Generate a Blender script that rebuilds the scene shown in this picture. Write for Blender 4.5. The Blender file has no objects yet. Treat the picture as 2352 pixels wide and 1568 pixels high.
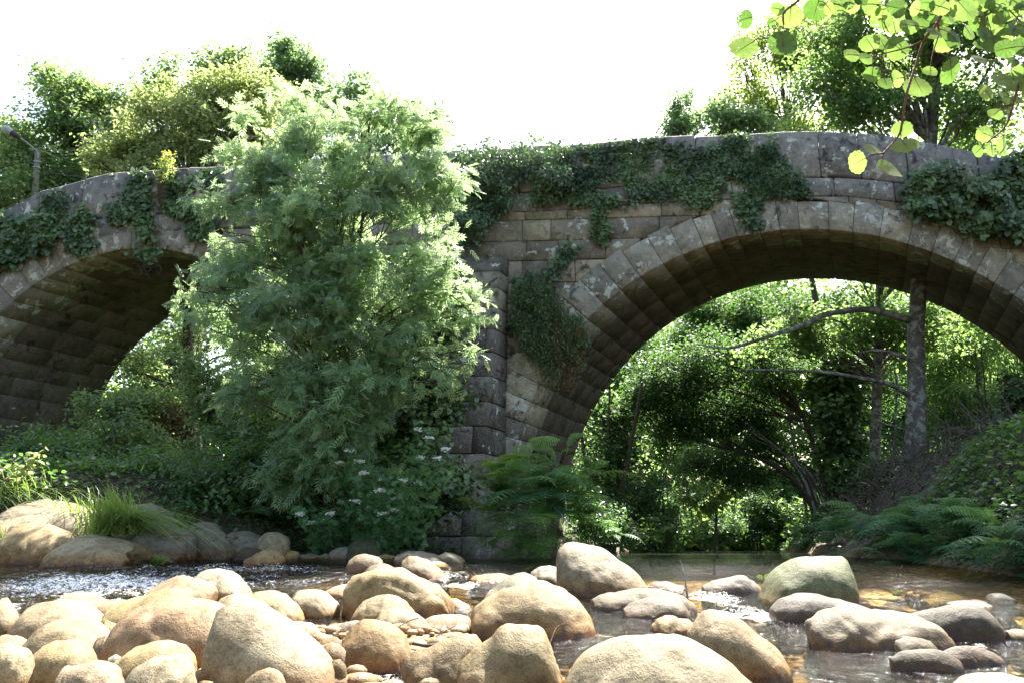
import bpy, math, random
import numpy as np

# ------------------------------------------------------------------ camera
F = 1829.3; HY = 1255.0; CX = 1176.0; CY = 784.0
TILT = math.atan((HY - CY) / F)
scene = bpy.context.scene
C = scene.collection
cam_d = bpy.data.cameras.new('camera'); cam = bpy.data.objects.new('camera', cam_d); C.objects.link(cam)
cam_d.lens = 28; cam_d.sensor_width = 36; cam_d.clip_end = 500; cam_d.clip_start = 0.05
cam.location = (0, 0, 0); cam.rotation_euler = (math.pi / 2 + TILT, 0, 0)
scene.camera = cam

# ------------------------------------------------------------------ sky and sun
SUN_EL = math.radians(56); SUN_AZ = math.radians(24)      # azimuth to the right of the view direction (+Y)
world = bpy.data.worlds.new('World'); scene.world = world; world.use_nodes = True
nt = world.node_tree; bg = nt.nodes['Background']
sky = nt.nodes.new('ShaderNodeTexSky'); sky.sky_type = 'NISHITA'; sky.sun_disc = False
sky.sun_elevation = SUN_EL; sky.sun_rotation = SUN_AZ
sky.air_density = 1.6; sky.dust_density = 4.0; sky.ozone_density = 1.0
nt.links.new(sky.outputs[0], bg.inputs[0]); bg.inputs[1].default_value = 0.068
sun_d = bpy.data.lights.new('sun', 'SUN'); sun = bpy.data.objects.new('sun', sun_d); C.objects.link(sun)
sun_d.energy = 5.0; sun_d.angle = math.radians(0.5); sun_d.color = (1.0, 0.95, 0.86)
sun.rotation_euler = (math.pi / 2 - SUN_EL, 0, math.pi - SUN_AZ)
scene.view_settings.view_transform = 'Standard'; scene.view_settings.look = 'None'
scene.view_settings.exposure = 2.6; scene.view_settings.gamma = 1
cy = scene.cycles
cy.max_bounces = 7; cy.diffuse_bounces = 3; cy.glossy_bounces = 3; cy.transmission_bounces = 4
cy.transparent_max_bounces = 10; cy.caustics_reflective = False; cy.caustics_refractive = False
cy.sample_clamp_indirect = 6.0; cy.use_denoising = True

# ------------------------------------------------------------------ helpers
rng = np.random.default_rng(7)
sT, cT = math.sin(TILT), math.cos(TILT)
def ray(px, py):
    a = (px - CX) / F; b = (CY - py) / F
    return np.array([a, cT - b * sT, sT + b * cT])
def at(px, py, Y):
    r = ray(px, py); return r * (Y / r[1])
def pxm(Y):                       # metres per photo pixel at depth Y
    return Y / F * 1.0
def SA(x, y): return (x * .3418, 1148.4 + y * .3418)
def SB(x, y): return (746.5 + x * .3418, 1148.4 + y * .3418)
def SC(x, y): return (1493 + x * .3652, 1148.4 + y * .3652)
def S4(x, y): return (x * .3418, 344.5 + y * .3418)
def S5(x, y): return (976.2 + x * .3418, 287.1 + y * .3418)
def S6(x, y): return (1665.2 + x * .3663, 229.7 + y * .3663)
def S7(x, y): return (1550.4 + x * .3410, y * .3410)
def S3(x, y): return (1320.7 + x * .4394, 631.6 + y * .4394)

def noise3(p, seed=0):
    p = np.asarray(p, float); i = np.floor(p).astype(np.int64); f = p - i; f = f * f * (3 - 2 * f)
    def h(a, b, c):
        n = (a * 73856093) ^ (b * 19349663) ^ (c * 83492791) ^ (seed * 2654435 + 977)
        n = (n ^ (n >> 13)) * 1274126177; n &= 0x7fffffff; n = (n ^ (n >> 16)) & 0xffff
        return n / 32767.5 - 1
    x, y, z = i[..., 0], i[..., 1], i[..., 2]; u, v, w = f[..., 0], f[..., 1], f[..., 2]
    r = 0
    for dx in (0, 1):
        for dy in (0, 1):
            for dz in (0, 1):
                r = r + h(x + dx, y + dy, z + dz) * (u if dx else 1 - u) * (v if dy else 1 - v) * (w if dz else 1 - w)
    return r
def fbm(p, seed=0, oct=3):
    r = 0; a = 1
    for k in range(oct):
        r = r + a * noise3(np.asarray(p) * 2 ** k, seed + k); a *= .5
    return r

class MB:
    """collects vertices, quads / polygons and a per-vertex value, linked as ONE mesh object"""
    def __init__(s): s.v = []; s.f = []; s.a = []; s.n = 0
    def add(s, v, f, a=None):
        v = np.asarray(v, float).reshape(-1, 3); f = np.asarray(f, np.int64)
        s.v.append(v); s.f.append(f + s.n); s.n += len(v)
        s.a.append(np.full(len(v), .5) if a is None else np.broadcast_to(np.asarray(a, float), (len(v),)))
    def build(s, name, mat, parent=None, smooth=True):
        v = np.concatenate(s.v); a = np.concatenate(s.a)
        me = bpy.data.meshes.new(name)
        me.vertices.add(len(v)); me.vertices.foreach_set('co', v.astype(np.float32).ravel())
        loops = np.concatenate([x.ravel() for x in s.f]); tot = np.concatenate([np.full(len(x), x.shape[1]) for x in s.f])
        st = np.concatenate([[0], np.cumsum(tot)[:-1]])
        me.loops.add(len(loops)); me.loops.foreach_set('vertex_index', loops.astype(np.int32))
        me.polygons.add(len(tot)); me.polygons.foreach_set('loop_start', st.astype(np.int32))
        me.polygons.foreach_set('loop_total', tot.astype(np.int32))
        me.polygons.foreach_set('use_smooth', np.full(len(tot), smooth))
        at_ = me.attributes.new('val', 'FLOAT', 'POINT'); at_.data.foreach_set('value', a.astype(np.float32))
        me.update(calc_edges=True)
        if mat: me.materials.append(mat)
        o = bpy.data.objects.new(name, me); C.objects.link(o)
        if parent:
            o.parent = parent; o.matrix_parent_inverse = parent.matrix_world.inverted() if False else o.matrix_parent_inverse
            M = np.array(parent.location)
            me.vertices.foreach_set('co', (v - M).astype(np.float32).ravel())
        return o
def tag(o, label=None, cat=None, group=None, kind=None):
    if label: o['label'] = label
    if cat: o['category'] = cat
    if group: o['group'] = group
    if kind: o['kind'] = kind
    return o
def empty(name, loc, label, cat, group=None):
    o = bpy.data.objects.new(name, None); C.objects.link(o); o.location = [float(x) for x in loc]; o.empty_display_size = .2
    return tag(o, label, cat, group)
def smooth_path(P, n=8):
    P = np.asarray(P, float)
    if len(P) < 3: return np.array([P[0] + (P[-1] - P[0]) * t for t in np.linspace(0, 1, n + 1)])
    Q = np.vstack([2 * P[0] - P[1], P, 2 * P[-1] - P[-2]]); out = []
    for i in range(1, len(Q) - 2):
        for t in np.linspace(0, 1, n, endpoint=False):
            a, b, c, d = Q[i - 1], Q[i], Q[i + 1], Q[i + 2]
            out.append(.5 * ((2 * b) + (-a + c) * t + (2 * a - 5 * b + 4 * c - d) * t * t + (-a + 3 * b - 3 * c + d) * t ** 3))
    out.append(P[-1]); return np.array(out)
def tube(mb, P, R, k=6, val=.5, bump=0):
    P = np.asarray(P, float); n = len(P); R = np.interp(np.linspace(0, 1, n), np.linspace(0, 1, len(np.atleast_1d(R))), np.atleast_1d(R))
    T = np.gradient(P, axis=0); T /= np.linalg.norm(T, axis=1)[:, None] + 1e-9
    up = np.array([.31, .2, .93]) if abs(T[0] @ [.31, .2, .93]) < .9 else np.array([1., 0, 0])
    A = np.cross(T, up); A /= np.linalg.norm(A, axis=1)[:, None] + 1e-9; B = np.cross(T, A)
    th = np.linspace(0, 2 * np.pi, k, endpoint=False)
    rr = R[:, None] * np.ones(k)[None]
    if bump: rr = rr * (1 + bump * noise3(np.stack(np.broadcast_arrays(np.arange(n)[:, None] * .9, np.cos(th)[None] * 2 + 7, np.sin(th)[None] * 2 + P[0, 0] * 3), -1)))
    V = P[:, None] + rr[..., None] * (np.cos(th)[None, :, None] * A[:, None] + np.sin(th)[None, :, None] * B[:, None])
    i, j = np.meshgrid(np.arange(n - 1), np.arange(k), indexing='ij'); j2 = (j + 1) % k
    Fq = np.stack([i * k + j, i * k + j2, (i + 1) * k + j2, (i + 1) * k + j], -1).reshape(-1, 4)
    mb.add(V.reshape(-1, 3), Fq, val)

# leaf templates: x along the leaf, y across, z normal
def tmpl_rhomb(w=.5, fold=.12):
    v = np.array([[0, 0, 0], [.45, w / 2, fold * w], [1, 0, -.05], [.45, -w / 2, fold * w]])
    return v, np.array([[0, 1, 2, 3]])
def tmpl_oval(w=.8):
    v = np.array([[0, 0, 0], [.25, w * .42, .05], [.65, w * .48, .05], [1, 0, -.04], [.65, -w * .48, .05], [.25, -w * .42, .05]])
    return v, np.array([[0, 1, 2, 3], [0, 3, 4, 5]])
def tmpl_ivy():
    v = np.array([[0, 0, 0], [-.1, .42, 0], [.3, .3, .05], [.45, .48, 0], [1, 0, -.08], [.45, -.48, 0], [.3, -.3, .05], [-.1, -.42, 0]])
    return v, np.array([[0, 1, 2, 3], [0, 3, 4, 5], [0, 5, 6, 7]])
def tmpl_ash(npair=4, lw=.26):
    b, bf = tmpl_rhomb(lw, .1); V = []; Fs = []; k = 0
    for i in range(npair):
        for sd in (1, -1):
            x0 = .22 + .6 * i / npair; a = math.radians(52 - 5 * i) * sd; L = .36
            c, s = math.cos(a), math.sin(a)
            q = b * L; q = np.stack([q[:, 0] * c - q[:, 1] * s, q[:, 0] * s + q[:, 1] * c, q[:, 2] - .12 * q[:, 0]], 1) + [x0, 0, -.18 * x0 ** 2]
            V.append(q); Fs.append(bf + k); k += 4
    q = b * .38 + [.66, 0, -.18 * .66 ** 2 - .0]; V.append(q); Fs.append(bf + k); k += 4
    V.append(np.array([[0, .006, 0], [0, -.006, 0], [.75, -.004, -.1], [.75, .004, -.1]])); Fs.append(np.array([[0, 1, 2, 3]]) + k)
    return np.concatenate(V), np.concatenate(Fs)
RH = tmpl_rhomb(.55); NARROW = tmpl_rhomb(.28); OVAL = tmpl_oval(); ASH = tmpl_ash(); IVY = tmpl_ivy()

def leaves(mb, P, size, tmpl, up=.5, droop=.0, out=None, val=None, jit=.35):
    P = np.asarray(P, float); n = len(P)
    if n == 0: return
    V, Fq = tmpl
    nr = rng.normal(size=(n, 3)); nr[:, 2] = np.abs(nr[:, 2]) * .8 + up * 2
    if out is not None: nr += out
    nr /= np.linalg.norm(nr, axis=1)[:, None]
    ax = rng.normal(size=(n, 3)); ax[:, 2] -= droop * 2
    ax -= (ax * nr).sum(1)[:, None] * nr; ax /= np.linalg.norm(ax, axis=1)[:, None] + 1e-9
    by = np.cross(nr, ax); sz = size * (1 + jit * rng.uniform(-1, 1, n))
    W = P[:, None] + sz[:, None, None] * (V[None, :, 0, None] * ax[:, None] + V[None, :, 1, None] * by[:, None] + V[None, :, 2, None] * nr[:, None])
    k = len(V); Fs = (Fq[None] + (np.arange(n) * k)[:, None, None]).reshape(-1, Fq.shape[1])
    vv = rng.random(n) if val is None else np.clip(val + rng.normal(size=n) * .18, 0, 1)
    mb.add(W.reshape(-1, 3), Fs, np.repeat(vv, k))

# ------------------------------------------------------------------ materials
def new_mat(name):
    m = bpy.data.materials.new(name); m.use_nodes = True; nt = m.node_tree
    for n in list(nt.nodes): nt.nodes.remove(n)
    return m, nt, nt.nodes.new('ShaderNodeOutputMaterial')
def N(nt, t, **kw):
    n = nt.nodes.new('ShaderNode' + t)
    for k, v in kw.items():
        if k.startswith('i_'): n.inputs[k[2:].replace('_', ' ')].default_value = v
        else: setattr(n, k, v)
    return n
def L(nt, a, b): nt.links.new(a, b)
def ramp(nt, src, stops, interp='LINEAR'):
    r = nt.nodes.new('ShaderNodeValToRGB'); r.color_ramp.interpolation = interp
    while len(r.color_ramp.elements) < len(stops): r.color_ramp.elements.new(.5)
    for e, (p, c) in zip(r.color_ramp.elements, stops):
        e.position = p; e.color = (*c, 1) if len(c) == 3 else c
    L(nt, src, r.inputs[0]); return r.outputs[0]
def noise(nt, co, scale, detail=4, rough=.55, dist=0):
    n = N(nt, 'TexNoise'); n.inputs['Scale'].default_value = scale; n.inputs['Detail'].default_value = detail
    n.inputs['Roughness'].default_value = rough; n.inputs['Distortion'].default_value = dist
    L(nt, co, n.inputs['Vector']); return n.outputs['Fac']
def mix(nt, f, a, b, mode='MIX'):
    m = N(nt, 'Mix', data_type='RGBA', blend_type=mode)
    for s, i in ((f, 0), (a, 6), (b, 7)):
        if hasattr(s, 'links') or isinstance(s, bpy.types.NodeSocket): L(nt, s, m.inputs[i])
        elif i == 0: m.inputs[0].default_value = s
        else: m.inputs[i].default_value = (*s, 1)
    return m.outputs[2]
def geo(nt): return N(nt, 'NewGeometry').outputs['Position']
def attr(nt): return N(nt, 'Attribute', attribute_name='val').outputs['Fac']

def leaf_mat(name, dark, light, trans, tmix=.45, rough=.42, spec=.5):
    m, nt, out = new_mat(name); v = attr(nt)
    co = ramp(nt, v, [(0, dark), (.75, light), (1, tuple(min(1, x * 1.35) for x in light))])
    tc = ramp(nt, v, [(0, tuple(x * .75 for x in trans)), (1, trans)])
    p = N(nt, 'BsdfPrincipled'); p.inputs['Roughness'].default_value = rough; p.inputs['Specular IOR Level'].default_value = spec
    L(nt, co, p.inputs['Base Color'])
    t = N(nt, 'BsdfTranslucent'); L(nt, tc, t.inputs['Color'])
    ms = N(nt, 'MixShader'); ms.inputs[0].default_value = tmix
    L(nt, p.outputs[0], ms.inputs[1]); L(nt, t.outputs[0], ms.inputs[2]); L(nt, ms.outputs[0], out.inputs[0]); return m
M_ASH = leaf_mat('ash_leaf', (.07, .135, .08), (.14, .24, .125), (.50, .69, .32), .5, .34, .75)
M_OLIVE = leaf_mat('olive_leaf', (.13, .17, .07), (.22, .27, .12), (.48, .58, .20), .5)
M_OAK = leaf_mat('oak_leaf', (.06, .11, .045), (.12, .19, .085), (.38, .54, .17), .52)
M_BLUE = leaf_mat('plane_leaf', (.06, .12, .065), (.11, .19, .10), (.33, .50, .20), .52)
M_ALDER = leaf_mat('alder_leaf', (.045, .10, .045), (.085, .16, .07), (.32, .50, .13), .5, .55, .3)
M_ALDER2 = leaf_mat('shaded_alder_leaf', (.035, .08, .035), (.065, .13, .055), (.13, .26, .05), .36, .6, .25)  # alder leaf toned down in colour for shade under the canopy
M_BRIGHT = leaf_mat('glade_leaf', (.06, .13, .025), (.12, .20, .04), (.46, .60, .14), .5)
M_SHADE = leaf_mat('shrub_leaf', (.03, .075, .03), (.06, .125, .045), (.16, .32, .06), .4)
M_IVY = leaf_mat('ivy_leaf', (.035, .075, .04), (.12, .20, .08), (.16, .28, .07), .3, .38, .6)
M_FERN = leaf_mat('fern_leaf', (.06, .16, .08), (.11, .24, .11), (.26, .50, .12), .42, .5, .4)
M_FERND = leaf_mat('shaded_fern_leaf', (.035, .10, .055), (.065, .16, .08), (.15, .32, .08), .38, .55, .3)  # fern leaf with the bank's shade mixed into its green
M_FERNL = leaf_mat('young_fern_leaf', (.07, .15, .03), (.11, .22, .04), (.30, .50, .06), .45, .5, .3)
M_GRASS = leaf_mat('grass_blade', (.10, .20, .04), (.22, .33, .11), (.32, .46, .08), .45, .4, .5)
M_DRY = leaf_mat('dry_leaf', (.12, .07, .035), (.2, .13, .07), (.22, .14, .06), .25, .7, .2)
M_YEL = leaf_mat('yellow_flower', (.45, .38, .04), (.6, .52, .06), (.6, .55, .08), .4, .6)
M_WHITE = leaf_mat('white_flower', (.6, .62, .58), (.75, .76, .72), (.6, .62, .55), .3, .7)

def bark_mat(name, a, b, lichen=None, sc=14):
    m, nt, out = new_mat(name); g = geo(nt)
    n1 = noise(nt, g, sc, 5, .65); c = ramp(nt, n1, [(.3, a), (.7, b)])
    if lichen:
        l = ramp(nt, noise(nt, g, sc * .8, 4, .7, .5), [(.5, (0, 0, 0)), (.56, (1, 1, 1))]); c = mix(nt, l, c, lichen)
    p = N(nt, 'BsdfPrincipled'); p.inputs['Roughness'].default_value = .85; L(nt, c, p.inputs['Base Color'])
    bp = N(nt, 'Bump'); bp.inputs['Strength'].default_value = .7; bp.inputs['Distance'].default_value = .03
    L(nt, n1, bp.inputs['Height']); L(nt, bp.outputs[0], p.inputs['Normal']); L(nt, p.outputs[0], out.inputs[0]); return m
M_BARK = bark_mat('bark', (.035, .028, .02), (.10, .085, .065))
M_LBARK = bark_mat('lichen_bark', (.05, .045, .04), (.13, .118, .10), (.23, .245, .22), 6)
M_TWIG = bark_mat('red_brown_twig', (.07, .035, .02), (.16, .08, .05), None, 60)
M_GSTEM = bark_mat('green_stem', (.06, .11, .03), (.10, .16, .05), None, 30)
M_RSTEM = bark_mat('red_stem', (.18, .07, .04), (.28, .12, .06), None, 30)

def stone_mat(name, dark, mid, light, lichen=.56, moss=0.0, white=(.5, .52, .48)):
    m, nt, out = new_mat(name); g = geo(nt); v = attr(nt)
    big = noise(nt, g, 1.3, 6, .62, .3); fine = noise(nt, g, 42, 3, .7); med = noise(nt, g, 7, 5, .6)
    c = ramp(nt, big, [(.30, dark), (.48, mid), (.70, light)])
    c = mix(nt, .35, c, ramp(nt, med, [(.35, dark), (.65, light)]))
    vv = ramp(nt, v, [(0, (.62, .6, .58)), (.5, (.95, .93, .9)), (1, (1.3, 1.25, 1.12))]); c = mix(nt, 1.0, c, vv, 'MULTIPLY')
    c = mix(nt, .55, c, ramp(nt, fine, [(.3, (.45, .45, .45)), (.55, (1, 1, 1)), (.75, (1.35, 1.35, 1.3))]), 'MULTIPLY')
    blk = ramp(nt, noise(nt, g, 2.6, 6, .7, .8), [(.55, (0, 0, 0)), (.66, (1, 1, 1))]); c = mix(nt, blk, c, tuple(x * .55 for x in dark))
    if lichen:
        l = ramp(nt, noise(nt, g, 3.7, 6, .72, .25), [(lichen, (0, 0, 0)), (lichen + .03, (1, 1, 1))]); c = mix(nt, l, c, white)
    if moss:
        l = ramp(nt, noise(nt, g, 1.9, 5, .7, .25), [(moss, (0, 0, 0)), (moss + .1, (1, 1, 1))]); c = mix(nt, l, c, (.06, .08, .03))
    p = N(nt, 'BsdfPrincipled'); p.inputs['Roughness'].default_value = .9; p.inputs['Specular IOR Level'].default_value = .25
    L(nt, c, p.inputs['Base Color'])
    h = N(nt, 'Math', operation='ADD'); L(nt, fine, h.inputs[0])
    h2 = N(nt, 'Math', operation='MULTIPLY'); h2.inputs[1].default_value = 2.5; L(nt, med, h2.inputs[0]); L(nt, h2.outputs[0], h.inputs[1])
    bp = N(nt, 'Bump'); bp.inputs['Strength'].default_value = .8; bp.inputs['Distance'].default_value = .02
    L(nt, h.outputs[0], bp.inputs['Height']); L(nt, bp.outputs[0], p.inputs['Normal']); L(nt, p.outputs[0], out.inputs[0]); return m
M_RING = stone_mat('arch_granite', (.14, .135, .12), (.31, .30, .265), (.45, .43, .37), .565)
M_SPAN = stone_mat('ashlar_granite', (.13, .115, .095), (.29, .265, .225), (.42, .385, .31), .60, .66)
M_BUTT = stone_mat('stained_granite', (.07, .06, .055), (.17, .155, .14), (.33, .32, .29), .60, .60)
M_PARA = stone_mat('parapet_granite', (.10, .098, .10), (.21, .205, .205), (.33, .33, .32), .575)
M_SOFF = stone_mat('shaded_vault_granite', (.06, .052, .045), (.13, .115, .095), (.19, .17, .14), .72)  # darker, browner stone: shade under the arches put into its colour
M_CORE = stone_mat('joint_mortar', (.02, .017, .014), (.04, .033, .027), (.06, .05, .04), None)

def rock_mat():
    m, nt, out = new_mat('river_granite'); g = geo(nt); v = attr(nt)
    oi = N(nt, 'ObjectInfo').outputs['Color']
    fine = noise(nt, g, 110, 3, .75); med = noise(nt, g, 13, 5, .65); big = noise(nt, g, 3.1, 4, .6, .4)
    vo = N(nt, 'TexVoronoi'); vo.inputs['Scale'].default_value = 210; L(nt, g, vo.inputs['Vector'])
    c = mix(nt, 1.0, oi, ramp(nt, big, [(.3, (.72, .64, .54)), (.5, (1.1, 1.06, 1.0)), (.72, (1.3, 1.28, 1.24))]), 'MULTIPLY')
    c = mix(nt, 1.0, c, ramp(nt, med, [(.33, (.6, .57, .53)), (.52, (1, 1, 1)), (.7, (1.15, 1.13, 1.08))]), 'MULTIPLY')
    c = mix(nt, .75, c, ramp(nt, fine, [(.34, (.4, .38, .36)), (.5, (1, 1, 1)), (.7, (1.3, 1.28, 1.24))]), 'MULTIPLY')
    c = mix(nt, .35, c, ramp(nt, vo.outputs['Distance'], [(.05, (.35, .33, .3)), (.3, (1, 1, 1))]), 'MULTIPLY')
    # iron and algae stain around and below the water line (v = height up the stone)
    hn = N(nt, 'Math', operation='MULTIPLY_ADD'); hn.inputs[1].default_value = .5; L(nt, med, hn.inputs[0]); 
    ad = N(nt, 'Math', operation='SUBTRACT'); L(nt, v, ad.inputs[0]); ad.inputs[1].default_value = .22; L(nt, ad.outputs[0], hn.inputs[2])
    st = ramp(nt, hn.outputs[0], [(.12, (1, 1, 1)), (.58, (0, 0, 0))])
    c = mix(nt, st, c, mix(nt, 1.0, c, (.92, .62, .32), 'MULTIPLY'))
    wet = ramp(nt, hn.outputs[0], [(.06, (1, 1, 1)), (.2, (0, 0, 0))])
    c = mix(nt, wet, c, mix(nt, 1.0, c, (.5, .42, .32), 'MULTIPLY'))
    lp = ramp(nt, noise(nt, g, 17, 5, .8, 1.2), [(.70, (0, 0, 0)), (.73, (1, 1, 1))]); c = mix(nt, lp, c, (.05, .045, .04))
    p = N(nt, 'BsdfPrincipled'); p.inputs['Specular IOR Level'].default_value = .35
    L(nt, ramp(nt, hn.outputs[0], [(.06, (.25, .25, .25)), (.22, (.75, .75, .75))]), p.inputs['Roughness']); L(nt, c, p.inputs['Base Color'])
    h = N(nt, 'Math', operation='MULTIPLY_ADD'); h.inputs[1].default_value = 5; L(nt, med, h.inputs[0]); L(nt, fine, h.inputs[2])
    bp = N(nt, 'Bump'); bp.inputs['Strength'].default_value = .7; bp.inputs['Distance'].default_value = .0035
    L(nt, h.outputs[0], bp.inputs['Height']); L(nt, bp.outputs[0], p.inputs['Normal']); L(nt, p.outputs[0], out.inputs[0]); return m
M_ROCK = rock_mat()
def moss_mat():
    m, nt, out = new_mat('moss'); g = geo(nt); n1 = noise(nt, g, 60, 4, .7)
    p = N(nt, 'BsdfPrincipled'); p.inputs['Roughness'].default_value = .95
    L(nt, ramp(nt, n1, [(.35, (.03, .025, .01)), (.6, (.13, .09, .03)), (.75, (.16, .17, .05))]), p.inputs['Base Color'])
    bp = N(nt, 'Bump'); bp.inputs['Strength'].default_value = 1; bp.inputs['Distance'].default_value = .02
    L(nt, n1, bp.inputs['Height']); L(nt, bp.outputs[0], p.inputs['Normal']); L(nt, p.outputs[0], out.inputs[0]); return m
M_MOSS = moss_mat()

def ground_mat():
    m, nt, out = new_mat('bank_and_riverbed'); g = geo(nt); v = attr(nt)
    n1 = noise(nt, g, 3, 6, .65); n2 = noise(nt, g, 25, 4, .7)
    soil = ramp(nt, n1, [(.3, (.02, .016, .01)), (.55, (.05, .04, .025)), (.75, (.035, .05, .018))])
    vo = N(nt, 'TexVoronoi'); vo.inputs['Scale'].default_value = 9; L(nt, g, vo.inputs['Vector'])
    vd = N(nt, 'TexVoronoi'); vd.inputs['Scale'].default_value = 9; vd.feature = 'DISTANCE_TO_EDGE'; L(nt, g, vd.inputs['Vector'])
    hs = N(nt, 'SeparateColor'); L(nt, vo.outputs['Color'], hs.inputs[0])
    bed = ramp(nt, hs.outputs[0], [(0, (.07, .045, .015)), (.4, (.17, .115, .035)), (.75, (.26, .19, .075)), (1, (.33, .27, .16))])
    bed = mix(nt, 1.0, bed, ramp(nt, vd.outputs['Distance'], [(0, (.15, .12, .1)), (.12, (1, 1, 1))]), 'MULTIPLY')
    bed = mix(nt, .5, bed, ramp(nt, n2, [(.3, (.4, .35, .3)), (.7, (1.2, 1.1, 1))]), 'MULTIPLY')
    c = mix(nt, v, soil, bed)
    p = N(nt, 'BsdfPrincipled'); p.inputs['Roughness'].default_value = .9; L(nt, c, p.inputs['Base Color'])
    h = N(nt, 'Math', operation='MULTIPLY_ADD'); h.inputs[1].default_value = .3; L(nt, n2, h.inputs[0]); L(nt, vd.outputs['Distance'], h.inputs[2])
    bp = N(nt, 'Bump'); bp.inputs['Strength'].default_value = .8; bp.inputs['Distance'].default_value = .08
    L(nt, h.outputs[0], bp.inputs['Height']); L(nt, bp.outputs[0], p.inputs['Normal']); L(nt, p.outputs[0], out.inputs[0]); return m
def water_mat():
    m, nt, out = new_mat('river_water'); g = geo(nt); v = attr(nt)
    mp = N(nt, 'Mapping'); mp.inputs['Scale'].default_value = (1.0, .7, 1); L(nt, g, mp.inputs['Vector'])
    n1 = noise(nt, mp.outputs[0], 7, 4, .6, .6); n2 = noise(nt, mp.outputs[0], 34, 3, .6, .4)
    h = N(nt, 'Math', operation='MULTIPLY_ADD'); h.inputs[1].default_value = .35; L(nt, n2, h.inputs[0]); L(nt, n1, h.inputs[2])
    vq = N(nt, 'Math', operation='POWER'); L(nt, v, vq.inputs[0]); vq.inputs[1].default_value = 1.35
    st = N(nt, 'Math', operation='MULTIPLY_ADD'); L(nt, vq.outputs[0], st.inputs[0]); st.inputs[1].default_value = .22; st.inputs[2].default_value = .005
    bp = N(nt, 'Bump'); bp.inputs['Strength'].default_value = 1; L(nt, st.outputs[0], bp.inputs['Distance']); L(nt, h.outputs[0], bp.inputs['Height'])
    fr = N(nt, 'Fresnel'); fr.inputs['IOR'].default_value = 1.33; L(nt, bp.outputs[0], fr.inputs['Normal'])
    gl = N(nt, 'BsdfGlossy'); gl.inputs['Roughness'].default_value = .07; L(nt, bp.outputs[0], gl.inputs['Normal'])
    tr = N(nt, 'BsdfTransparent'); L(nt, ramp(nt, v, [(0, (.04, .045, .025)), (.06, (.12, .12, .06)), (.22, (.82, .70, .40))]), tr.inputs[0])
    ms = N(nt, 'MixShader'); L(nt, fr.outputs[0], ms.inputs[0]); L(nt, tr.outputs[0], ms.inputs[1]); L(nt, gl.outputs[0], ms.inputs[2])
    # foam: broken white water where the rapids are strong
    fn = noise(nt, mp.outputs[0], 26, 5, .75, 1.0)
    fm = N(nt, 'Math', operation='MULTIPLY_ADD'); L(nt, v, fm.inputs[0]); fm.inputs[1].default_value = .36; L(nt, fn, fm.inputs[2])
    ff = ramp(nt, fm.outputs[0], [(.84, (0, 0, 0)), (.95, (1, 1, 1))])
    df = N(nt, 'BsdfDiffuse'); df.inputs[0].default_value = (.8, .82, .82, 1)
    m2 = N(nt, 'MixShader'); L(nt, ff, m2.inputs[0]); L(nt, ms.outputs[0], m2.inputs[1]); L(nt, df.outputs[0], m2.inputs[2])
    L(nt, m2.outputs[0], out.inputs[0]); return m

# ------------------------------------------------------------------ river profile
WY = [0, 4, 5.5, 7, 9, 10.5, 12, 14, 200]; WZ = [-.74, -.685, -.60, -.50, -.36, -.24, -.17, -.15, -.15]
def wz(Y): return np.interp(Y, WY, WZ)
_ys = np.linspace(2.2, 14, 600); _rows = HY - wz(_ys) * F / _ys * 1.03
def Yrow(row): return float(np.interp(row, _rows[::-1], _ys[::-1]))
LY = [-6, 10.8, 11.6, 12.3, 13.2, 14.6, 16, 17, 20.8, 23, 30, 45, 70, 120]; LX = [-14, -13, -9, -4.8, -3.1, -1.9, -.8, -.3, 1.5, 2.6, 4.5, 13, 24, 40]
RY = [-6, 7, 8, 9, 13, 17, 21, 30, 45, 70, 120]; RX = [14, 13, 6.6, 5.7, 5.5, 6.3, 7.6, 9.5, 16.0, 27, 44]
def edges(Y): return np.interp(Y, LY, LX), np.interp(Y, RY, RX)
RAP = [  # px, row, sigma px, sigma rows, strength
    (260, 1335, 480, 36, 1.15), (560, 1302, 300, 12, .9), (700, 1330, 260, 22, .7), (980, 1322, 130, 14, 1.0), (330, 1300, 300, 8, .7), (720, 1345, 200, 14, .5), (1060, 1340, 60, 10, 1.2), (1480, 1345, 70, 8, 1.0),
    (1640, 1365, 80, 20, 1.1), (1740, 1405, 150, 20, 1.1), (1400, 1470, 90, 25, .35), (860, 1555, 90, 24, 1.3), (1240, 1540, 60, 30, .5), (2250, 1468, 110, 12, .8), (640, 1420, 200, 15, .5), (0, 1390, 60, 20, 1.0), (790, 1450, 60, 18, .6), (1290, 1395, 40, 10, .5), (1010, 1500, 50, 20, .5)]
RAPW = [(at(p, r, Yrow(r))[0], Yrow(r), s * pxm(Yrow(r)), max(.12, abs(Yrow(r - q) - Yrow(r + q)) / 2), k) for p, r, s, q, k in RAP]
RAPW.append((14.0, 42, 2.5, 3.5, 1.3)); 
def rapid(x, y):
    r = np.zeros_like(x)
    for a, b, sx, sy, k in RAPW: r = np.maximum(r, k * np.exp(-((x - a) / sx) ** 2 - ((y - b) / sy) ** 2))
    return r

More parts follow.
